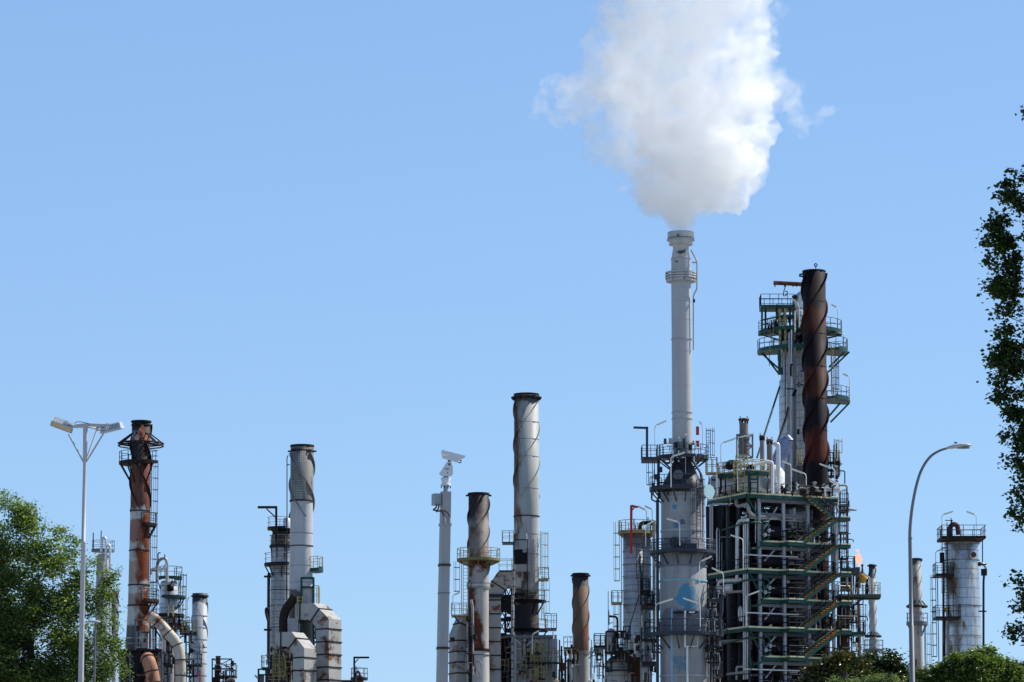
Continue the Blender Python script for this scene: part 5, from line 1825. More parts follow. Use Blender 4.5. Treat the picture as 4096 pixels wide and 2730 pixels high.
tongue('flame_tongue', [(3432, 2268, 3), (3434, 2256, 9), (3434, 2244, 11), (3436, 2232, 16), (3438, 2222, 15), (3433, 2210, 8), (3428, 2200, 4), (3426, 2193, 1)])
tongue('flame_tongue', [(3436, 2240, 3), (3426, 2234, 9), (3416, 2230, 6), (3408, 2228, 1)])
tongue('flame_tongue', [(3436, 2250, 3), (3444, 2240, 8), (3450, 2230, 5), (3451, 2222, 1)])
tongue('flame_core', [(3433, 2266, 2), (3435, 2252, 6), (3437, 2238, 9), (3437, 2226, 7), (3434, 2214, 2)])

m_s6 = mat('pale thin stack', (.40, .40, .40), .6, streak=.4, rust=.12)
ax = Axis(3487, 400)
Z = ax.z
t = thing('ringed_stack', 'slim pale stack with dark cap and strut ring standing behind the annex deck', 'smokestack', ax.base)
m_s6b = mat('pale thin stack dark top', (.42, .41, .40), .6, streak=.4, bands=((Z(2314), 99, (.045, .045, .065), .95),))
shaft(t, ax, [(2258, 13), (2540, 14), (2730, 15)], m_s6b, open_top=1)
band(t, ax, 2264, 19, 5, m_steel, .7)
strakes(t, ax, 2275, 2530, 13.5, 3.6, m_s6b, 1, phase=10, pitch=ax.r(150))
zz = Z(2546)
ring = [ax.at(30 * k, ax.r(30), zz) for k in range(12)]
sr = MB().tube(ring, .13, 6, True)
for p in ring[::2]:
    q = ax.at(0, 0, Z(2528))
    sr.beam(p, (p.x * .4 + ax.x * .6, p.y * .4 + ax.y * .6, q.z), .1)
    sr.beam(p, (p.x * .45 + ax.x * .55, p.y * .45 + ax.y * .55, zz), .1)
sr.build('strut_ring', m_steel, t)
round_platform(t, ax, 2602, 14, 40, 0, 360, m_mid, m_mid, step=.9, th=.2)

ax = Axis(3664, 410)
Z = ax.z
t = thing('mottled_stack', 'mottled thin stack with strut ring close behind the curved street lamp', 'smokestack', ax.base)
m_s7 = mat('mottled thin stack', (.40, .37, .33), .65, streak=.4, rust=.36, rustcol=(.15, .075, .04), bands=((Z(2256), 99, (.05, .05, .055), .9),))
shaft(t, ax, [(2234, 17.5), (2430, 18), (2730, 21)], m_s7, open_top=1)
band(t, ax, 2237, 20, 5, m_steel, .7)
MB().beam(ax.at(0, ax.r(10), Z(2241)), ax.at(0, ax.r(24), Z(2241)), .3).build('lug', m_steel, t)
strakes(t, ax, 2262, 2410, 17.5, 3.4, m_s7, 1, phase=-30, pitch=ax.r(190))
zz = Z(2427)
ring = [ax.at(30 * k, ax.r(38), zz) for k in range(12)]
sr = MB().tube(ring, .16, 6, True)
for p in ring[::2]:
    sr.beam(p, (p.x * .45 + ax.x * .55, p.y * .45 + ax.y * .55, Z(2402)), .12)
    sr.beam(p, (p.x * .45 + ax.x * .55, p.y * .45 + ax.y * .55, zz), .1)
sr.build('strut_ring', m_steel, t)
round_platform(t, ax, 2493, 18, 43, 0, 360, m_mid, m_mid, step=1, th=.25, brackets=6)
ladder(t, ax.x + ax.r(27), 409.4, Z(2740), Z(2500), -20, m_mid)

ax = Axis(3848, 375)
Z = ax.z
m_aa = mat('bright column cladding', (.60, .60, .58), .3, .7, streak=.5, seam=.98, bump=.3, rust=.3, rustcol=(.24, .16, .09), var=.14, side=(ax.x, ax.r(70), -.16), vseam=(ax.x, ax.y, 14))
t = thing('bright_column', 'wide bright silver clad column with rust runs, ladders and a railed top deck', 'column', ax.base)
shaft(t, ax, [(2153, 20), (2156, 48), (2164, 60), (2176, 67), (2730, 71)], m_aa, 'shell', n=64)
for py in (2176, 2242, 2425, 2545, 2553):
    band(t, ax, py, 71, 3, m_dull, .97)
box_platform(t, 3757, 3932, 2153, 374, -2.4, 2.2, m_rs, m_rs, th=.26, step=1.1)
pipe(t, [(3798, 2152), (3798, 2112), (3812, 2096), (3830, 2102), (3834, 2140)], 10, mat('brown pipe', (.10, .05, .042), .65, rust=.3), 373.4, bend=1.4, n=14)
for px, h in ((3770, 2108), (3788, 2090), (3804, 2072), (3807, 2080), (3842, 2122)):
    pipe(t, [(px, 2150), (px, h)], 1.8, m_steel, 373)
MB().beam(W(3780, 2082, 373), W(3812, 2084, 373), .08).build('conduit', m_steel, t)
box_platform(t, 3734, 3808, 2302, 374, -2.2, .8, m_steel, m_rs, th=.24, step=.9)
box_platform(t, 3734, 3834, 2472, 373.4, -2.0, .8, m_steel, m_rs, th=.24, step=.9)
ladder(t, W(3784, 2350, 371).x, 371.6, Z(2470), Z(2160), -100, m_rs)
ladder(t, W(3752, 2400, 372).x, 372.2, Z(2720), Z(2310), 170, m_steel)
ladder(t, W(3806, 2400, 371).x, 371.4, Z(2470), Z(2370), -90, m_rs)
pipe(t, [(3774, 2240), (3774, 2650)], 5, m_rustp, 372.4)
pipe(t, [(3780, 2475), (3780, 2660)], 3, m_steel, 372.2)
MB().box(W(3768, 2232, 373), (M(16, 373), .6, M(40, 373))).build('junction_box', m_black, t)
c = W(3888, 2223, 373.4)
nz_ = MB().tube([c, c + Vector((.05, -.75, .02))], M(13, 373), 20).build('nozzle', m_silver2, t)
MB().tube([c + Vector((.05, -.75, .02)), c + Vector((.055, -.8, .02))], M(11, 373), 20).build('nozzle_cover', mat('brown rust cover', (.13, .05, .035), .7), nz_)
pipe(t, [(3914, 2258), (3932, 2256), (3944, 2268), (3944, 2284)], 6.5, m_silver2, 373.2, bend=1.6)
MB().beam(W(3912, 2258, 373.1), W(3922, 2257, 373.1), .4).build('flange', m_rs, t)
pipe(t, [(3943, 2280), (3936, 2300), (3934, 2330), (3934, 2730)], 4.6, m_shade, 373.2)
MB().box(W(3936, 2290, 373), (M(22, 373), .5, M(26, 373))).build('valve', m_steel, t)
pipe(t, [(3930, 2150), (3930, 2256)], 2.2, m_steel, 373.2)
pipe(t, [(3834, 2420), (3928, 2424)], 1.4, m_steel, 372.4)
for py in (2446, 2258):
    MB().beam(W(3914, py, 373), W(3946, py, 373), .14).build('pipe_clamp', m_steel, t)
MB().box(W(3782, 2440, 371.8), (M(12, 372), .4, M(16, 372))).build('orange_box', m_orange, t)
# ------------------------------------------------------------------ strip lights
LAMPS = [
    ((2684, 1950), (2684, 1828), (2740, 1810), 336.2, 'strip light before the dark cone of the blue patched column'),
    ((2719, 2183), (2719, 2090), (2666, 2075), 336.6, 'strip light on the upper ring walkway of the blue patched column'),
    ((2801, 2508), (2801, 2416), (2732, 2393), 336, 'strip light on the lower ring walkway pointing left across the blue paint patch'),
    ((2623, 2508), (2623, 2418), (2692, 2396), 336, 'strip light on the lower ring walkway pointing right towards the blue paint patch'),
    ((2799, 2430), (2799, 2248), (2847, 2226), 336, 'tall poled strip light at the right edge of the blue patched column'),
    ((2894, 2383), (2894, 2293), (2847, 2272), 338, 'strip light over the pipes between the blue patched column and the stairs structure'),
    ((2583, 2186), (2583, 2103), (2617, 2084), 337, 'strip light at the left end of the upper ring walkway'),
    ((2586, 2120), (2586, 2042), (2552, 2025), 351, 'strip light by the red jib crane, nearer the crane of two'),
    ((2609, 2120), (2609, 2038), (2579, 2024), 351, 'strip light by the red jib crane, farther from the crane of two'),
    ((2620, 1800), (2620, 1703), (2666, 1683), 338, 'strip light left of the steaming stack at the jib arm walkway'),
    ((2811, 1795), (2811, 1703), (2797, 1686), 338.6, 'short strip light right of the steaming stack by the red panels'),
    ((2884, 1888), (2884, 1774), (2944, 1753), 346, 'strip light standing left of the framed brown vent'),
    ((2951, 1965), (2951, 1857), (3016, 1841), 343, 'strip light in front of the white drum under the yellow rails'),
    ((2868, 1985), (2868, 1869), (2902, 1858), 344.5, 'strip light at the far left corner of the top deck'),
    ((2951, 1850), (2951, 1752), (3012, 1736), 345.8, 'strip light crossing in front of the framed brown vent'),
    ((3165, 1965), (3165, 1859), (3127, 1845), 346.2, 'strip light leaning towards the upright mitred silver pipe'),
    ((3225, 1941), (3225, 1897), (3168, 1877), 346.6, 'strip light between the mitred pipe and the foot of the burnt stack'),
    ((3340, 1985), (3340, 1877), (3278, 1856), 348, 'strip light crossing in front of the foot of the burnt stack'),
    ((3354, 2065), (3354, 1936), (3317, 1919), 348.4, 'strip light above the stair head right of the burnt stack'),
    ((2973, 2280), (2973, 2156), (2922, 2141), 343.2, 'strip light on the third deck corner of the stairs structure'),
    ((2985, 2506), (2985, 2384), (3038, 2364), 343.2, 'strip light on the fifth deck corner of the stairs structure'),
    ((3409, 2375), (3409, 2289), (3388, 2273), 353.6, 'strip light on the annex deck pointing at the stairs'),
    ((3480, 2378), (3480, 2310), (3452, 2294), 354.2, 'strip light on the annex deck beside the orange ball vessel'),
    ((3769, 2150), (3769, 2060), (3812, 2046), 371.7, 'left one of the strip lights topping the wide bright column'),
    ((3907, 2150), (3907, 2061), (3866, 2046), 371.7, 'right one of the strip lights topping the wide bright column'),
    ((3744, 2300), (3744, 2207), (3779, 2193), 372, 'strip light on the middle balcony of the wide bright column'),
    ((3352, 1330), (3352, 1232), (3325, 1218), 366, 'strip light right of the burnt stack, the topmost of three'),
    ((3376, 1404), (3376, 1338), (3343, 1326), 366, 'strip light right of the burnt stack, the middle of three'),
    ((3399, 1600), (3399, 1507), (3371, 1495), 366, 'strip light right of the burnt stack, the lowest of three'),
    ((3197, 1310), (3197, 1220), (3168, 1195), 363.4, 'strip light in front of the vapour elbow left of the burnt stack'),
    ((1811, 2440), (1811, 2382), (1839, 2370), 350.6, 'strip light on the yellow balcony between camera pole and blotched stack'),
    ((2129, 2618), (2129, 2539), (2156, 2523), 354.4, 'strip light on the white braced furnace'),
    ((749, 2462), (749, 2402), (757, 2389), 366, 'short strip light beside the grey spiral finned stack'),
    ((2520, 2620), (2490, 2655), (2455, 2640), 338.5, ''),
]
for b_, c_, e_, y_, l_ in LAMPS:
    if l_:
        strip_lamp(b_, c_, e_, y_, l_)

# ------------------------------------------------------------------ twin headed floodlight mast
Y = 121.
m_mast = mat('white mast paint', (.48, .49, .52), .42, var=.05, streak=.14, rust=.14, rustcol=(.13, .06, .03), scale=2.2, zs=.5)
m_al = mat('cast lamp housing', (.50, .54, .58), .45, .25, var=.06, streak=.1, scale=4)
m_lens = mat('yellowed lamp glass', (.56, .50, .36), .3, var=.1, streak=0, scale=5)
top, mid_ = W(342, 1698, Y), W(337, 1850, Y)
x0 = top.x
t = thing('floodlight_mast', 'tall white mast with two boxy floodlights on braced arms, before the leafy tree', 'lamp post', (x0, Y, 0))


def zY(py):
    return W(342, py, Y).z


MB().lathe(x0, Y, [(zY(1697), M(10, Y)), (zY(1850), M(8, Y)), (zY(1862), M(7.2, Y)), (zY(2165), M(8.3, Y)), (zY(2166), M(10, Y)), (zY(2174), M(10, Y)), (zY(2175), M(9.2, Y)), (zY(2730), M(11, Y)), (0, .13)], 24).build('pole', m_mast, t)
arms = MB()
ends = [(Vector((math.cos(D(a)), math.sin(D(a)), 0))) for a in (-5, 165, 65)]
zt_ = zY(1700)
for d, L in zip(ends, (.78, .52, .75)):
    o = Vector((x0, Y, zt_))
    arms.beam(o, o + d * L + Vector((0, 0, -.04)), .1, .09)
arms.beam(Vector((x0, Y, zt_)) + ends[0] * .78, Vector((x0, Y, zt_)) + ends[2] * .75, .08)
arms.beam(Vector((x0, Y, zt_ - .05)) + ends[1] * .6, Vector((x0, Y, zt_)) + ends[2] * .75, .06)
arms.build('arm_frame', m_mast, t)
for d, L in zip(ends, (.76, .60, .75)):
    o = Vector((x0, Y, zY(1848)))
    MB().beam(o + d * .05, Vector((x0, Y, zt_ - (.3 if d is ends[1] else .06))) + d * L, .035, .05).build('stay', m_mast, t)
MB().tube([W(px, py, Y - .1) for px, py in ((297, 1695), (305, 1689), (318, 1688), (338, 1691), (358, 1697))], .012, 6).build('cable', m_steel, t)


def flood(c, ax_dir, width, tilt_up, label):
    """c: centre; ax_dir: horizontal unit vector along the housing; a box with a ribbed back and a glass underside"""
    L, Wd, H = .74, .42, .2
    d = Vector(ax_dir).normalized()
    s = Vector((0, 0, 1)).cross(d).normalized()
    u = d.cross(s)
    # tilt about d so that the glass leans towards the viewer
    ca, sa = math.cos(tilt_up), math.sin(tilt_up)
    s, u = s * ca + u * sa, u * ca - s * sa

    def q(a, b, e):
        return c + d * a + s * b + u * e
    vs = [q(i * L / 2, j * Wd / 2, 0) for i, j in ((-1, -1), (1, -1), (1, 1), (-1, 1))] + [q(i * L / 2 * .92, j * Wd / 2 * .62, H) for i, j in ((-1, -1), (1, -1), (1, 1), (-1, 1))]
    h = MB().add(vs, [(3, 2, 1, 0), (4, 5, 6, 7), (0, 1, 5, 4), (1, 2, 6, 5), (2, 3, 7, 6), (3, 0, 4, 7)])
    h = h.build('floodlight', m_al, t, label)
    rb = MB()
    for k in range(14):
        a = -L / 2 * .86 + k * L * .86 / 13
        for j in (-1, 1):
            rb.beam(q(a, j * (Wd / 2 * .97), .02), q(a * .95, j * (Wd / 2 * .64), H * 1.02), .018, .03)
        rb.beam(q(a * .95, -Wd / 2 * .62, H + .01), q(a * .95, Wd / 2 * .62, H + .01), .018, .03)
    rb.build('cooling_rib', m_al, h)
    rm = MB()
    for p_, r_ in (((-1, -1), (1, -1)), ((1, -1), (1, 1)), ((1, 1), (-1, 1)), ((-1, 1), (-1, -1))):
        rm.beam(q(p_[0] * L / 2, p_[1] * Wd / 2, -.01), q(r_[0] * L / 2, r_[1] * Wd / 2, -.01), .035, .035)
    rm.build('rim', m_al, h)
    MB().add([q(i * L * .46, j * Wd * .43, -.022) for i, j in ((-1, -1), (1, -1), (1, 1), (-1, 1))] + [q(i * L * .46, j * Wd * .43, -.004) for i, j in ((-1, -1), (1, -1), (1, 1), (-1, 1))], [(3, 2, 1, 0), (4, 5, 6, 7), (0, 1, 5, 4), (1, 2, 6, 5), (2, 3, 7, 6), (3, 0, 4, 7)]).build('glass', m_lens, h)
    return h, q


h1, q1 = flood(W(247, 1708, Y - .1), (1, .15, -.36), 0, D(-14), 'floodlight with its yellowed glass in view')
h2, q2 = flood(W(450, 1722, Y + .05), (1, -.25, .2), 0, D(8), 'floodlight with its ribbed back in view')
for h, q, sgn in ((h1, q1, 1), (h2, q2, -1)):
    b = MB()
    c = q(.1 * sgn, -.2, .09)
    n = (q(0, -1, 0) - q(0, 0, 0)).normalized()
    b.tube([c, c + n * .06], .075, 16)
    b.tube([c + n * .06, c + n * .08], .045, 16)
    b.build('pivot_disc', m_al, h)
    MB().beam(c + n * .03, q(.5 * sgn, -.14, .1), .1, .03).build('yoke', m_al, h)

# ------------------------------------------------------------------ security camera on its pole
Y = 76.
m_pole = mat('galvanised camera pole', (.34, .355, .375), .5, .1, var=.05, streak=.14, scale=2)
m_camw = mat('camera enclosure paint', (.70, .72, .76), .35, var=.03, streak=0)
base = W(1768, 2730, Y)
topp = W(1783, 1968, Y)
lean = (topp - base) / (topp.z - base.z)
t = thing('camera_pole', 'square pale grey pole with a grey box, carrying the security camera', 'pole', (base.x - lean.x * base.z, Y, 0))


def pz(py):
    return W(1778, py, Y).z


def pc(py, dx=0., dy=0.):
    z = pz(py)
    return Vector((base.x + lean.x * (z - base.z) + M(dx, Y), Y + dy, z))


RA = D(21)
def sq(p0, p1, w0, w1, name, m, par):
    vs = []
    for c, w in ((p0, w0), (p1, w1)):
        for i, j in ((-1, -1), (1, -1), (1, 1), (-1, 1)):
            a, b = i * w / 2, j * w / 2
            vs.append(Vector((c.x + a * math.cos(RA) - b * math.sin(RA), c.y + a * math.sin(RA) + b * math.cos(RA), c.z)))
    return MB().add(vs, [(3, 2, 1, 0), (4, 5, 6, 7), (0, 1, 5, 4), (1, 2, 6, 5), (2, 3, 7, 6), (3, 0, 4, 7)]).build(name, m, par)


foot = Vector((base.x - lean.x * base.z, Y, 0))
sq(foot, pc(1968), .21, .182, 'post', m_pole, t)
m_clamp = mat('rusty strap', (.09, .075, .065), .7, rust=.3, scale=4)
for py in (2100, 2262, 2594):
    sq(pc(py + 5), pc(py - 5), .215, .215, 'strap', m_clamp if py != 2100 else m_pole, t)
for py in (2260, 2592):
    for dx in (-18, 2, 16):
        MB().tube([pc(py, dx, -.09), pc(py, dx, -.16)], .014, 6).build('bolt', m_steel, t)
sq(pc(2375), pc(2372), .215, .215, 'joint', m_mid, t)
MB().tube([pc(1968), pc(1932)], M(10, Y), 14).build('stub', m_pole, t)
cbx = pc(2000, -37, -.03)
MB().box(cbx, (M(27, Y), .18, M(46, Y)), D(24)).build('junction_box', mat('grey box', (.33, .35, .38), .5, streak=.1, var=.05), t)
for pts in ([(-34, 2020), (-36, 2036), (-50, 2044), (-36, 2046), (-12, 2050), (-4, 2070)], [(-24, 2020), (-28, 2042), (-38, 2052), (-20, 2046), (0, 2046), (14, 2056), (18, 2072)]):
    MB().tube(fillet([pc(py, dx, -.16) for dx, py in pts], .05), .017, 8).build('cable', m_clamp, t)
for dx in (-2, 18):
    MB().tube([pc(2074, dx, -.12), pc(2098, dx, -.12)], .022, 8).build('gland', m_pole, t)

t = thing('security_camera', 'white boxy security camera on a pan head, tilted down to the right', 'camera', pc(1940))
MB().lathe(pc(1940).x, Y, [(pz(1945), M(20, Y)), (pz(1939), M(21, Y)), (pz(1937), M(20, Y))], 24).build('mount_plate', m_camw, t)
for a in (200, 250, 300, 340):
    p = Vector((pc(1944).x + .1 * math.cos(D(a)), Y + .1 * math.sin(D(a)), pz(1944)))
    MB().tube([p, p - Vector((0, 0, .055))], .012, 6).build('bolt', m_steel, t)
x1 = pc(1925).x
MB().lathe(x1 - .005, Y, [(pz(1937), M(14, Y)), (pz(1916), M(20, Y)), (pz(1912), M(19, Y)), (pz(1911), M(14, Y))], 28).build('pan_base', m_camw, t)
MB().lathe(x1 - .005, Y, [(pz(1911), M(11, Y)), (pz(1907), M(11, Y))], 24).build('pan_joint', m_black, t)
hd_ = [(1756, 1896), (1764, 1905), (1804, 1906), (1812, 1897), (1811, 1868), (1805, 1848), (1796, 1847), (1786, 1850), (1770, 1876)]
f = [W(px, py, Y - .1) for px, py in hd_]
bk = [W(px, py, Y + .12) for px, py in hd_]
n = len(f)
MB().add(f + bk, [tuple(range(n)), tuple(range(2 * n - 1, n - 1, -1))] + [(i, n + i, n + (i + 1) % n, (i + 1) % n) for i in range(n)]).build('tilt_head', m_camw, t)
MB().box(W(1788, 1877, Y - .105), (.085, .01, .032), 0).build('name_plate', mat('blue grey plate', (.35, .42, .56), .4, streak=0, var=.02), t)
MB().box(W(1789, 1877, Y - .112), (.06, .004, .008), 0).build('plate_text', m_mid, t)
MB().tube([W(1797, 1858, Y - .1), W(1797, 1858, Y - .108)], M(5, Y), 16).build('round_badge', m_mid, t)
MB().tube([W(1790, 1892, Y - .1), W(1790, 1892, Y - .108)], M(2, Y), 10).build('plug', m_black, t)
for nm, poly, y0, y1 in (('sunshield', [(1764, 1816), (1767, 1800), (1862, 1824), (1860, 1830), (1845, 1839)], -.13, .13), ('camera_body', [(1766, 1819), (1769, 1834), (1831, 1852), (1840, 1840), (1835, 1834)], -.1, .1)):
    f = [W(px, py, Y + y0) for px, py in poly]
    bk = [W(px, py, Y + y1) for px, py in poly]
    n = len(f)
    MB().add(f + bk, [tuple(range(n)), tuple(range(2 * n - 1, n - 1, -1))] + [(i, n + i, n + (i + 1) % n, (i + 1) % n) for i in range(n)]).build(nm, m_camw, t)
MB().beam(W(1791, 1848, Y), W(1804, 1848, Y), .1, .06).build('tilt_bracket', m_steel, t)
wp_ = [W(px, py, Y - .08) for px, py in ((1838, 1840), (1845, 1844), (1843, 1852), (1834, 1852))]
MB().tube(wp_, .013, 6).build('wiper_arm', m_black, t)

# ------------------------------------------------------------------ curved street lamp
Y = 104.
m_sl = mat('galvanised lamp pole', (.21, .225, .25), .5, .2, var=.06, streak=.12, scale=1.5)
t = thing('street_lamp', 'grey street lamp with a long curved arm and flat oval head reaching right', 'street lamp', (W(3641, 2300, Y).x, Y, 0))
P = [(3641, 2155), (3640, 2120), (3644, 2070), (3652, 2010), (3664, 1950), (3680, 1895), (3702, 1852), (3728, 1822), (3760, 1803), (3788, 1794)]
pp = [W(*p, Y) for p in P]
bx = W(3642, 2300, Y).x
pp[0].x = bx
MB().lathe(bx, Y, [(0, .105), (W(3641, 2504, Y).z, M(10, Y)), (W(3641, 2503, Y).z, M(8.4, Y)), (W(3641, 2157, Y).z, M(7.2, Y)), (W(3641, 2155, Y).z, M(7.8, Y)), (W(3641, 2150, Y).z, M(6.5, Y))], 20).build('pole', m_sl, t)
# smooth the arm
S_ = []
for i in range(len(pp) - 1):
    p0, p1, p2, p3 = pp[max(0, i - 1)], pp[i], pp[i + 1], pp[min(len(pp) - 1, i + 2)]
    for j in range(5):
        u = j / 5
        S_.append(.5 * ((2 * p1) + (p2 - p0) * u + (2 * p0 - 5 * p1 + 4 * p2 - p3) * u * u + (3 * p1 - p0 - 3 * p2 + p3) * u ** 3))
S_.append(pp[-1])
MB().tube(S_, [M(6.8, Y) - M(2.2, Y) * i / (len(S_) - 1) for i in range(len(S_))], 12).build('arm', m_sl, t)
MB().tube([W(3641, 2157, Y), W(3641, 2151, Y)], M(8.5, Y), 16).build('collar', m_sl, t)
hm = MB()
st_ = [(3786, 1796, 5, 6), (3794, 1793, 8, 9), (3812, 1790, 11, 14), (3835, 1786, 12.5, 20), (3860, 1783, 10, 21), (3876, 1783, 7, 17), (3885, 1784, 3.5, 9), (3888, 1785, 1, 3)]
vs = []
for px, py, h, w in st_:
    c = W(px, py, Y)
    for k in range(16):
        a = 2 * math.pi * k / 16
        z = math.sin(a)
        vs.append(c + Vector((0, math.cos(a) * M(w, Y), (z * M(h, Y)) if z > 0 else z * M(h * .55, Y))))
fs = []
for i in range(len(st_) - 1):
    for k in range(16):
        l = (k + 1) % 16
        fs.append((i * 16 + k, (i + 1) * 16 + k, (i + 1) * 16 + l, i * 16 + l))
fs += [tuple(range(16)), tuple(range(len(vs) - 1, len(vs) - 17, -1))]
hm.add(vs, fs, True).build('lamp_head', mat('pale lamp housing', (.55, .57, .58), .4, var=.05, streak=.1, scale=4), t)
lz = []
for k in range(24):
    a = 2 * math.pi * k / 24
    lz.append((W(3852, 1790, Y).x + math.cos(a) * M(26, Y), Y + math.sin(a) * M(16, Y)))
z_ = W(3852, 1790, Y).z
MB().prism(lz, z_ - .035, z_ + .01).build('lamp_bowl', mat('lamp bowl', (.22, .24, .26), .15, var=.05, streak=0), t)
MB().beam(W(3817, 1772, Y), W(3828, 1772, Y), .06, .035).build('photocell', m_black, t)

# small lamp in the tree
Y = 128.
t = thing('small_street_lamp', 'small shallow dish street lamp half hidden among the tree leaves', 'street lamp', (W(385, 2500, Y).x, Y, 0))
c = W(379, 2490, Y)
MB().lathe(c.x, Y, [(c.z - .02, .02), (c.z - .01, .19), (c.z + .015, .215), (c.z + .05, .17), (c.z + .075, .06), (c.z + .08, .01)], 24).build('lamp_head', m_grey, t)
MB().lathe(c.x + .02, Y, [(0, .06), (c.z - .2, .035), (c.z - .02, .035)], 12).build('pole', m_mid, t)
# ------------------------------------------------------------------ foliage


def leaf_mat(name, dark, light, trans=.35, rough=.45, scale=1.2, tips=None):
    m = bpy.data.materials.new(name)
    m.use_nodes = True
    t = m.node_tree
    b = t.nodes['Principled BSDF']
    out = [n for n in t.nodes if n.type == 'OUTPUT_MATERIAL'][0]
    at = t.nodes.new('ShaderNodeAttribute')
    at.attribute_name = 'tone'
    rp = t.nodes.new('ShaderNodeValToRGB')
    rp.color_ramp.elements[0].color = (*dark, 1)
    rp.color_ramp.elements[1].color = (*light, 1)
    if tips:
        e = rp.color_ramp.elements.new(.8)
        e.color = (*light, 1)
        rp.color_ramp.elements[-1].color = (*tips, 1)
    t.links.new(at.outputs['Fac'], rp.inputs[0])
    t.links.new(rp.outputs[0], b.inputs['Base Color'])
    b.inputs['Roughness'].default_value = rough
    b.inputs['Specular IOR Level'].default_value = .4
    tr = t.nodes.new('ShaderNodeBsdfTranslucent')
    mu = t.nodes.new('ShaderNodeMix')
    mu.data_type = 'RGBA'
    mu.blend_type = 'MULTIPLY'
    mu.inputs[0].default_value = 1
    t.links.new(rp.outputs[0], mu.inputs[6])
    mu.inputs[7].default_value = (1.5, 1.7, .6, 1)
    t.links.new(mu.outputs[2], tr.inputs[0])
    mx = t.nodes.new('ShaderNodeMixShader')
    mx.inputs[0].default_value = trans
    t.links.new(b.outputs[0], mx.inputs[1])
    t.links.new(tr.outputs[0], mx.inputs[2])
    t.links.new(mx.outputs[0], out.inputs[0])
    return m


def leaves(root, name, cl, n_per, size, m, rng, spread, flat=.35, aspect=.55, droop=.2, tone_sd=.16):
    """cl: (x, y, z, tone) of leaf clumps; every leaf is a bent rhombus"""
    cl = np.asarray(cl)
    k = len(cl)
    c = np.repeat(cl, n_per, axis=0)
    n = len(c)
    off = rng.normal(size=(n, 3)) * spread * rng.uniform(.5, 1.3, size=(k, 1)).repeat(n_per, axis=0)
    off[:, 2] *= .75
    p = c[:, :3] + off
    d = rng.normal(size=(n, 3))
    d[:, 2] = d[:, 2] * flat - droop
    d /= np.linalg.norm(d, axis=1)[:, None]
    nn = rng.normal(size=(n, 3)) * .6 + np.array([0, 0, .8])
    s = np.cross(d, nn)
    s /= np.linalg.norm(s, axis=1)[:, None] + 1e-9
    u = np.cross(s, d)
    L = size * rng.uniform(.65, 1.25, size=(n, 1))
    w = L * aspect * .5
    v = np.empty((n, 4, 3))
    v[:, 0] = p
    v[:, 1] = p + d * L * .45 + s * w + u * L * .1
    v[:, 2] = p + d * L - u * L * .08
    v[:, 3] = p + d * L * .45 - s * w + u * L * .1
    tone = np.clip(c[:, 3] + rng.normal(size=n) * tone_sd, 0, 1)
    o0 = origin(root)
    v -= np.array(o0)[None, None, :]
    me = bpy.data.meshes.new(name)
    me.vertices.add(n * 4)
    me.vertices.foreach_set('co', v.reshape(-1))
    me.loops.add(n * 6)
    base = np.arange(n) * 4
    idx = np.stack([base, base + 1, base + 2, base, base + 2, base + 3], axis=1).reshape(-1)
    me.loops.foreach_set('vertex_index', idx.astype(np.int32))
    me.polygons.add(n * 2)
    me.polygons.foreach_set('loop_start', (np.arange(n * 2) * 3).astype(np.int32))
    me.polygons.foreach_set('loop_total', np.full(n * 2, 3, dtype=np.int32))
    a = me.attributes.new('tone', 'FLOAT', 'POINT')
    a.data.foreach_set('value', tone.repeat(4).astype(np.float32))
    me.materials.append(m)
    me.update(calc_edges=True)
    o = bpy.data.objects.new(name, me)
    COL.objects.link(o)
    o.parent = root
    return o


def limb(mb, a, b, r0, r1, rng, wob=.12, n=6):
    a, b = Vector(a), Vector(b)
    L = (b - a).length
    pts = []
    for i in range(n + 1):
        u = i / n
        w = Vector(rng.normal(size=3)) * (wob * L * u * (1 - u))
        pts.append(a.lerp(b, u) + w + Vector((0, 0, .12 * L * u * (1 - u))))
    mb.tube(pts, [r0 + (r1 - r0) * i / n for i in range(n + 1)], 6)
    return pts


m_bark = mat('tree bark', (.045, .038, .032), .9, var=.3, streak=.2, scale=3)


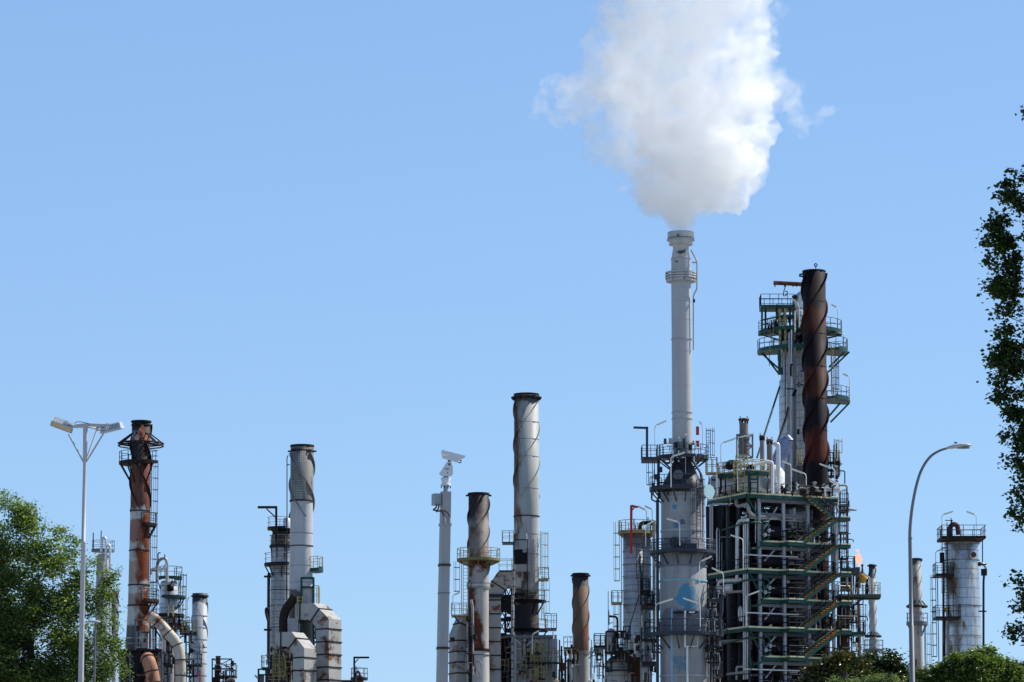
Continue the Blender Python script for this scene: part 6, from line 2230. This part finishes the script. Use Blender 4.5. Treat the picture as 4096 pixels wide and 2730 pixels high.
def make_tree(name, label, Y, trunk_px, blobs, n_cl, n_per, size, m, seed, spread=.3, shell=.55, trunk_r=.22, fork_py=2600, twig_r=.012, tone_top=.25, crown='crown', limbs=True, lump=0, lump_r=.3, **kw):
    """blobs: (px, py, radius px, metres behind Y)"""
    rng = np.random.default_rng(seed)
    base = W(trunk_px, 2700, Y)
    t = thing(name, label, 'tree' if 'tree' in name else 'shrub' if 'shrub' in name else 'bush', (base.x, Y, 0))
    B = []
    for px, py, r, dy in blobs:
        p = W(px, py, Y + dy)
        B.append((p, M(r, Y)))
    if lump:                                      # break the crown into knobbly clumps
        B2 = []
        for p, r in B:
            for i in range(max(3, int(lump * (r / .5) ** 1.2))):
                d = rng.normal(size=3)
                d /= np.linalg.norm(d)
                q = r * lump_r * rng.uniform(.6, 1.4)
                B2.append((p + Vector(d * (r - q * .35)), q))
        B = B2
    wts = np.array([r ** 2.2 for p, r in B])
    wts /= wts.sum()
    top = max(p.z + r for p, r in B)
    bot = min(p.z - r for p, r in B)
    cl = []
    for i in rng.choice(len(B), size=n_cl, p=wts):
        p, r = B[i]
        d = rng.normal(size=3)
        d /= np.linalg.norm(d)
        q = r * (shell + (1 - shell) * rng.random() ** .6) if rng.random() < .75 else r * rng.random()
        x = np.array(p) + d * q * np.array([1, .9, .92])
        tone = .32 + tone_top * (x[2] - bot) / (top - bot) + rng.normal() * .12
        cl.append((x[0], x[1], x[2], tone))
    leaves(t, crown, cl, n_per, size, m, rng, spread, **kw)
    mb = MB()
    fork = W(trunk_px, fork_py, Y)
    fork = Vector((base.x, Y, fork.z))
    limb(mb, (base.x, Y, 0), fork, trunk_r, trunk_r * .7, rng, .02)
    tr = mb.build('trunk', m_bark, t)
    if limbs:
        for i in np.argsort(-wts)[:14]:
            p, r = B[i]
            mb = MB()
            pts = limb(mb, fork + Vector((0, 0, rng.uniform(-.5, .3))), p, trunk_r * .42, trunk_r * .14, rng)
            near = [c for c in cl if (Vector(c[:3]) - p).length < r * 1.15]
            for c in near[:34]:
                s = pts[int(rng.integers(2, len(pts)))]
                limb(mb, s, c[:3], twig_r * 1.8, twig_r * .5, rng, .15, 4)
            mb.build('limb', m_bark, tr)
    return t


sc_ = .497
crop = [(-180, 500, 260, .5), (-200, 1000, 320, .5), (-200, 1500, 320, 0), (60, 250, 190, 0), (20, 120, 90, .2), (230, 420, 170, -.2), (410, 480, 150, 0), (100, 600, 230, .4), (545, 470, 95, .3), (330, 750, 240, -.4), (590, 650, 150, 0),
        (750, 610, 110, -.2), (870, 670, 75, .2), (945, 690, 42, 0), (950, 760, 30, .1), (100, 1000, 290, .2), (400, 1050, 240, -.6), (620, 900, 170, .2), (760, 920, 90, -.3), (880, 950, 40, 0), (200, 1350, 290, -.3),
        (500, 1350, 240, .2), (700, 1250, 170, -.4), (800, 1230, 95, .2), (870, 1100, 60, 0), (920, 1190, 45, .1), (790, 1450, 130, -.2), (900, 1480, 80, 0), (980, 1500, 55, .2), (600, 1600, 240, 0), (300, 1650, 280, .2), (880, 1610, 120, 0), (960, 1150, 24, 0), (840, 720, 100, 0), (810, 850, 105, .2), (850, 1020, 100, -.2), (860, 1130, 90, 0), (880, 1310, 105, .2), (850, 1410, 125, 0), (930, 1430, 65, .2), (780, 1080, 120, .3)]
m_l1 = leaf_mat('bright green leaf', (.026, .05, .018), (.23, .31, .095), .44, .4)
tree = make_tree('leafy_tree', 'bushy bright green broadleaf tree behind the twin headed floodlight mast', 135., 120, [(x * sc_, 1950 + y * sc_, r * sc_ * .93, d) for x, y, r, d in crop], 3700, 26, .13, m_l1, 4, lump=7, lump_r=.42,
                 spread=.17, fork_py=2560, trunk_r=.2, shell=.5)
# bare topmost sprays
rng = np.random.default_rng(9)
mb = MB()
cl = []
for x, y in ((80, 45), (110, 60), (135, 45), (100, 110), (10, 75), (45, 80), (230, 165), (300, 200), (330, 215), (370, 235), (375, 260), (350, 295), (560, 365), (590, 395), (270, 250), (160, 200), (985, 625), (990, 665), (965, 780), (1000, 1150), (1045, 1535), (30, 60)):
    e = W(x * sc_, 1950 + y * sc_, 135.1)
    s = W((x * .8 + 30) * sc_, 1950 + (y + 170) * sc_, 135.2)
    limb(mb, s, e, .014, .005, rng, .2, 5)
    for k in range(4):
        q = Vector(s).lerp(Vector(e), rng.uniform(.35, 1))
        cl.append((q.x, q.y, q.z, .5 + rng.normal() * .1))
mb.build('twig_spray', m_bark, tree)
leaves(tree, 'spray_foliage', cl, 5, .09, m_l1, rng, .09)

# poplar at the edge of the frame
m_l2 = leaf_mat('dark poplar leaf', (.012, .028, .010), (.075, .125, .032), .4, .38)
pb = []
for y, x, r in ((255, 4112, 18), (345, 4118, 20), (450, 4112, 16), (700, 4075, 30), (780, 4060, 55), (860, 4030, 50), (930, 4010, 55), (960, 3960, 26), (1010, 3990, 40), (1060, 4010, 55), (1130, 4020, 60), (1200, 4040, 55), (1255, 4010, 30), (1330, 4010, 34), (1350, 4050, 55), (1430, 4040, 60), (1480, 4030, 55), (1540, 4000, 36), (1560, 4050, 60),
                (1620, 4060, 50), (1660, 4075, 40), (1740, 4060, 34), (1760, 4085, 50), (1840, 4080, 45), (1900, 4065, 40), (1960, 4040, 26), (1980, 4080, 50), (2050, 4090, 40), (2080, 4070, 30), (2320, 4075, 28), (2370, 4090, 34), (2420, 4085, 24), (2500, 4090, 20), (2530, 4055, 22), (2545, 4020, 12), (2560, 4085, 26), (2640, 4100, 14)):
    pb.append((x, y, r, 0))
for y in range(200, 2700, 130):
    pb += [(4190 if 620 < y < 2000 else 4255, y, 80, .3), (4330, y + 40, 90, 0)]
poplar = make_tree('poplar_tree', 'tall dark leaved poplar reaching in along the edge by the bright column', 97., 4260, pb, 3600, 28, .13, m_l2, 6, lump=8, lump_r=.42, spread=.13, fork_py=2500, trunk_r=.24, aspect=.8, limbs=False, tone_top=.1)
rng = np.random.default_rng(2)
for px, py in [(x, y) for x, y, r, d in pb[:37:3]]:
    mb = MB()
    limb(mb, W(4260, py + 130, 97), W(px, py, 97), .03, .006, rng, .06, 5)
    mb.build('limb', m_bark, poplar)

# bushes along the bottom right
m_l3 = leaf_mat('bronze and green leaf', (.010, .018, .008), (.055, .075, .020), .2, .3, tips=(.20, .13, .05))
m_l4 = leaf_mat('lush bush leaf', (.022, .045, .013), (.18, .24, .06), .36, .38)
m_l5 = leaf_mat('dark glossy leaf', (.008, .017, .008), (.05, .085, .025), .15, .28)
m_l6 = leaf_mat('pale shrub leaf', (.06, .09, .03), (.22, .28, .12), .35, .5)
kw = dict(limbs=False, fork_py=2690, trunk_r=.14)
make_tree('bronze_bush', 'glossy bush tipped with bronze leaves at the foot of the stairs structure', 150., 3320, [(3380, 2635, 24, 0), (3345, 2660, 45, 0), (3400, 2665, 45, .2), (3300, 2690, 50, 0), (3440, 2680, 45, .3), (3280, 2745, 70, 0), (3380, 2750, 90, 0), (3250, 2720, 30, 0)], 1000, 20, .16, m_l3, 11, lump=12, lump_r=.36, spread=.14, tone_top=.45, tone_sd=.22, **kw)
make_tree('dark_bush', 'dark glossy leaved bush just left of the curved street lamp', 153., 3530, [(3480, 2640, 34, 0), (3465, 2665, 40, 0), (3560, 2645, 36, 0), (3585, 2665, 34, .2), (3520, 2690, 60, 0), (3600, 2710, 40, 0), (3440, 2720, 60, 0), (3540, 2770, 80, 0), (3625, 2680, 22, 0)], 950, 20, .15, m_l5, 12, lump=12, lump_r=.36, spread=.14, tone_top=.3, tone_sd=.2, **kw)
make_tree('round_bush', 'large rounded lush green bush right of the curved street lamp', 148., 3880, [(3890, 2650, 45, 0), (3960, 2640, 42, .2), (3830, 2668, 48, 0), (4010, 2665, 40, 0), (3780, 2690, 40, 0), (3900, 2710, 90, 0), (3990, 2725, 80, .2), (3740, 2720, 46, 0), (3690, 2725, 36, 0), (3660, 2745, 34, 0), (4050, 2720, 50, 0), (3820, 2770, 90, 0), (4040, 2780, 70, 0)], 2600, 22, .15, m_l4, 13, lump=16, lump_r=.3, spread=.13, tone_top=.3, tone_sd=.13, **kw)
make_tree('dark_bush', 'low dark bush at the frame edge beside the large rounded bush', 151., 4120, [(4080, 2680, 28, 0), (4110, 2700, 40, 0), (4090, 2740, 50, 0)], 160, 22, .125, m_l5, 14, spread=.17, **kw)
make_tree('pale_shrub', 'pale feathery shrub in front of the dark bush', 140., 3560, [(3530, 2712, 24, 0), (3500, 2735, 36, 0), (3570, 2728, 26, 0), (3545, 2760, 50, 0)], 330, 26, .07, m_l6, 15, spread=.11, tone_sd=.15, **kw)
make_tree('pale_shrub', 'low pale shrub tip before the bronze leaved bush', 140., 3380, [(3340, 2730, 18, 0), (3380, 2738, 24, 0), (3420, 2732, 16, 0), (3370, 2765, 40, 0)], 220, 26, .07, m_l6, 16, spread=.11, tone_sd=.15, **kw)
# ------------------------------------------------------------------ steam
YS = 340.
ZB = W(2732, 930, YS).z + .8


def steam_mat(name, dens, sc_, lo, hi, surf=.02, step=.35, thin=1., aniso=.35):
    m = bpy.data.materials.new(name)
    m.use_nodes = True
    t = m.node_tree
    t.nodes.clear()
    N, L = t.nodes.new, t.links.new
    out = N('ShaderNodeOutputMaterial')
    pv = N('ShaderNodeVolumePrincipled')
    pv.inputs['Color'].default_value = (1, 1, 1, 1)
    pv.inputs['Anisotropy'].default_value = aniso
    L(pv.outputs[0], out.inputs['Volume'])
    geo = N('ShaderNodeNewGeometry')
    n = N('ShaderNodeTexNoise')
    n.inputs['Scale'].default_value = sc_
    n.inputs['Detail'].default_value = 4
    n.inputs['Roughness'].default_value = .6
    L(geo.outputs['Position'], n.inputs['Vector'])
    mr = N('ShaderNodeMapRange')
    for i, v in ((1, lo), (2, hi), (3, 0), (4, dens)):
        mr.inputs[i].default_value = v
    L(n.outputs[0], mr.inputs[0])
    dv = mr.outputs[0]
    if thin < 1:                                  # the steam thins as it rises
        sp = N('ShaderNodeSeparateXYZ')
        L(geo.outputs['Position'], sp.inputs[0])
        zr = N('ShaderNodeMapRange')
        for i, v in ((1, ZB + 1), (2, ZB + 15), (3, 1), (4, thin)):
            zr.inputs[i].default_value = v
        L(sp.outputs[2], zr.inputs[0])
        mu = N('ShaderNodeMath')
        mu.operation = 'MULTIPLY'
        L(dv, mu.inputs[0])
        L(zr.outputs[0], mu.inputs[1])
        dv = mu.outputs[0]
    L(dv, pv.inputs['Density'])
    m.cycles.volume_step_rate = step
    tr, df, mx = N('ShaderNodeBsdfTransparent'), N('ShaderNodeBsdfDiffuse'), N('ShaderNodeMixShader')
    df.inputs[0].default_value = (.9, .9, .9, 1)
    mx.inputs[0].default_value = surf
    L(tr.outputs[0], mx.inputs[1])
    L(df.outputs[0], mx.inputs[2])
    L(mx.outputs[0], out.inputs['Surface'])
    return m


def puff(name, spheres, vox, amps, seed, m, parent):
    bm = bmesh.new()
    for x, y, r, dy in spheres:
        bmesh.ops.create_icosphere(bm, subdivisions=3, radius=M(r * .606 * 1.06, YS), matrix=Matrix.Translation(W(2050 + x * .606, y * .606, YS + dy)))
    me = bpy.data.meshes.new(name)
    bm.to_mesh(me)
    bm.free()
    o = bpy.data.objects.new(name, me)
    COL.objects.link(o)
    off = Vector((seed * 13.1, seed * 7.7, seed * 3.3))

    def remesh():
        md = o.modifiers.new('r', 'REMESH')
        md.mode = 'VOXEL'
        md.voxel_size = vox
        d = bpy.data.meshes.new_from_object(o.evaluated_get(bpy.context.evaluated_depsgraph_get()))
        o.modifiers.clear()
        o.data = d
    remesh()
    nv = [v.normal.copy() for v in o.data.vertices]
    for v, n in zip(o.data.vertices, nv):
        p = v.co.copy()
        dd = Vector((0, 0, 0))
        lo = min(1., max(.3, (p.z - ZB) / 7.))
        for sz, a in amps:
            q = (p + dd) / sz + off
            k = lo if sz > 2 else min(1., max(.25, (p.z - ZB) / 2.2))
            dd += n * (k * a * (1 - 3.2 * abs(noise.noise(q)))) + noise.noise_vector(q * 1.3) * (k * a * .6)
        v.co = p + dd
    remesh()
    o0 = origin(parent)
    for v in o.data.vertices:
        v.co -= o0
    o.data.polygons.foreach_set('use_smooth', [True] * len(o.data.polygons))
    o.data.materials.clear()
    o.data.materials.append(m)
    o.data.name = name
    o.parent = parent
    return o


t = thing('steam_plume', 'billowing white steam plume rising from the slender steaming stack', 'steam', W(2732, 930, YS))
CORE = [(1130, 1480, 50, 0), (1110, 1385, 100, 0), (1085, 1285, 148, 0), (985, 1225, 158, 1), (1190, 1268, 148, -1), (1305, 1235, 152, -1), (1390, 1195, 170, -1), (1490, 1130, 105, 0), (1100, 1120, 250, 0), (1350, 1050, 220, -2), (1470, 1000, 120, 0),
        (1200, 900, 280, 0), (1450, 850, 195, 0), (1560, 770, 105, 1), (1050, 750, 240, 2), (1350, 650, 290, 0), (1590, 640, 130, 2), (1100, 450, 320, 1), (1400, 350, 260, 0), (1570, 400, 110, 1), (1100, 150, 300, 0), (1400, 100, 245, 0),
        (1540, 100, 130, 0), (940, 100, 225, 0), (1300, -100, 300, 0), (1000, -250, 300, 2), (1400, -300, 300, 0), (960, -120, 200, 2), (860, 480, 230, 3)]
SIDE = [(700, 930, 165, 3), (610, 850, 125, 3), (755, 1040, 85, 3), (760, 740, 190, 4), (620, 650, 165, 4), (460, 600, 115, 5), (370, 560, 85, 5), (700, 400, 190, 4), (570, 330, 75, 4), (790, 220, 190, 3), (700, 100, 75, 3), (1650, 330, 75, 2), (1690, 610, 90, 3)]
WISPS = [
    [(250, 650, 62, 5), (180, 700, 47, 5), (120, 720, 44, 5), (380, 700, 66, 5), (320, 660, 50, 5), (290, 770, 40, 5), (310, 560, 60, 5), (240, 560, 44, 5)],
    [(1780, 650, 98, 3), (1830, 580, 55, 3), (1870, 740, 80, 3), (1920, 840, 55, 3), (1970, 780, 56, 3), (2030, 760, 42, 3), (2075, 750, 34, 3)],
    [(1730, 62, 38, 1), (1770, 90, 38, 1), (1760, 128, 38, 1), (1710, 148, 36, 1), (1655, 140, 46, 1), (1670, 58, 46, 1)],
    [(720, 1110, 66, 3), (735, 1170, 46, 3), (745, 1210, 34, 3)],
    [(560, 420, 66, 4), (600, 370, 50, 4)], [(640, 80, 56, 3), (690, 40, 50, 3)], [(1690, 280, 55, 2), (1710, 230, 40, 2)]]
NECK = [(1122, 1545, 74, 0), (1122, 1505, 72, 0), (1115, 1465, 84, 0), (1105, 1420, 110, 0)]
A4 = [(4.0, .9), (1.6, .68), (.75, .36), (.34, .15)]
puff('core', CORE, .15, A4, 1, steam_mat('thick steam', .85, .42, .34, .58, .003, .3, .36, .5), t)
puff('side_billow', SIDE, .15, A4, 2, steam_mat('soft steam', .30, .42, .38, .64, .004, .35, 1, .5), t)
m_thin = steam_mat('thin steam', .3, .5, .45, .66, .004)
for i, ws in enumerate(WISPS):
    puff('wisp', ws, .12, [(2, .45), (.9, .36), (.4, .15)], 3 + i, m_thin, t)
puff('neck', NECK, .1, [(.8, .12), (.4, .06)], 4, steam_mat('neck steam', .8, .9, .2, .7, .01), t)
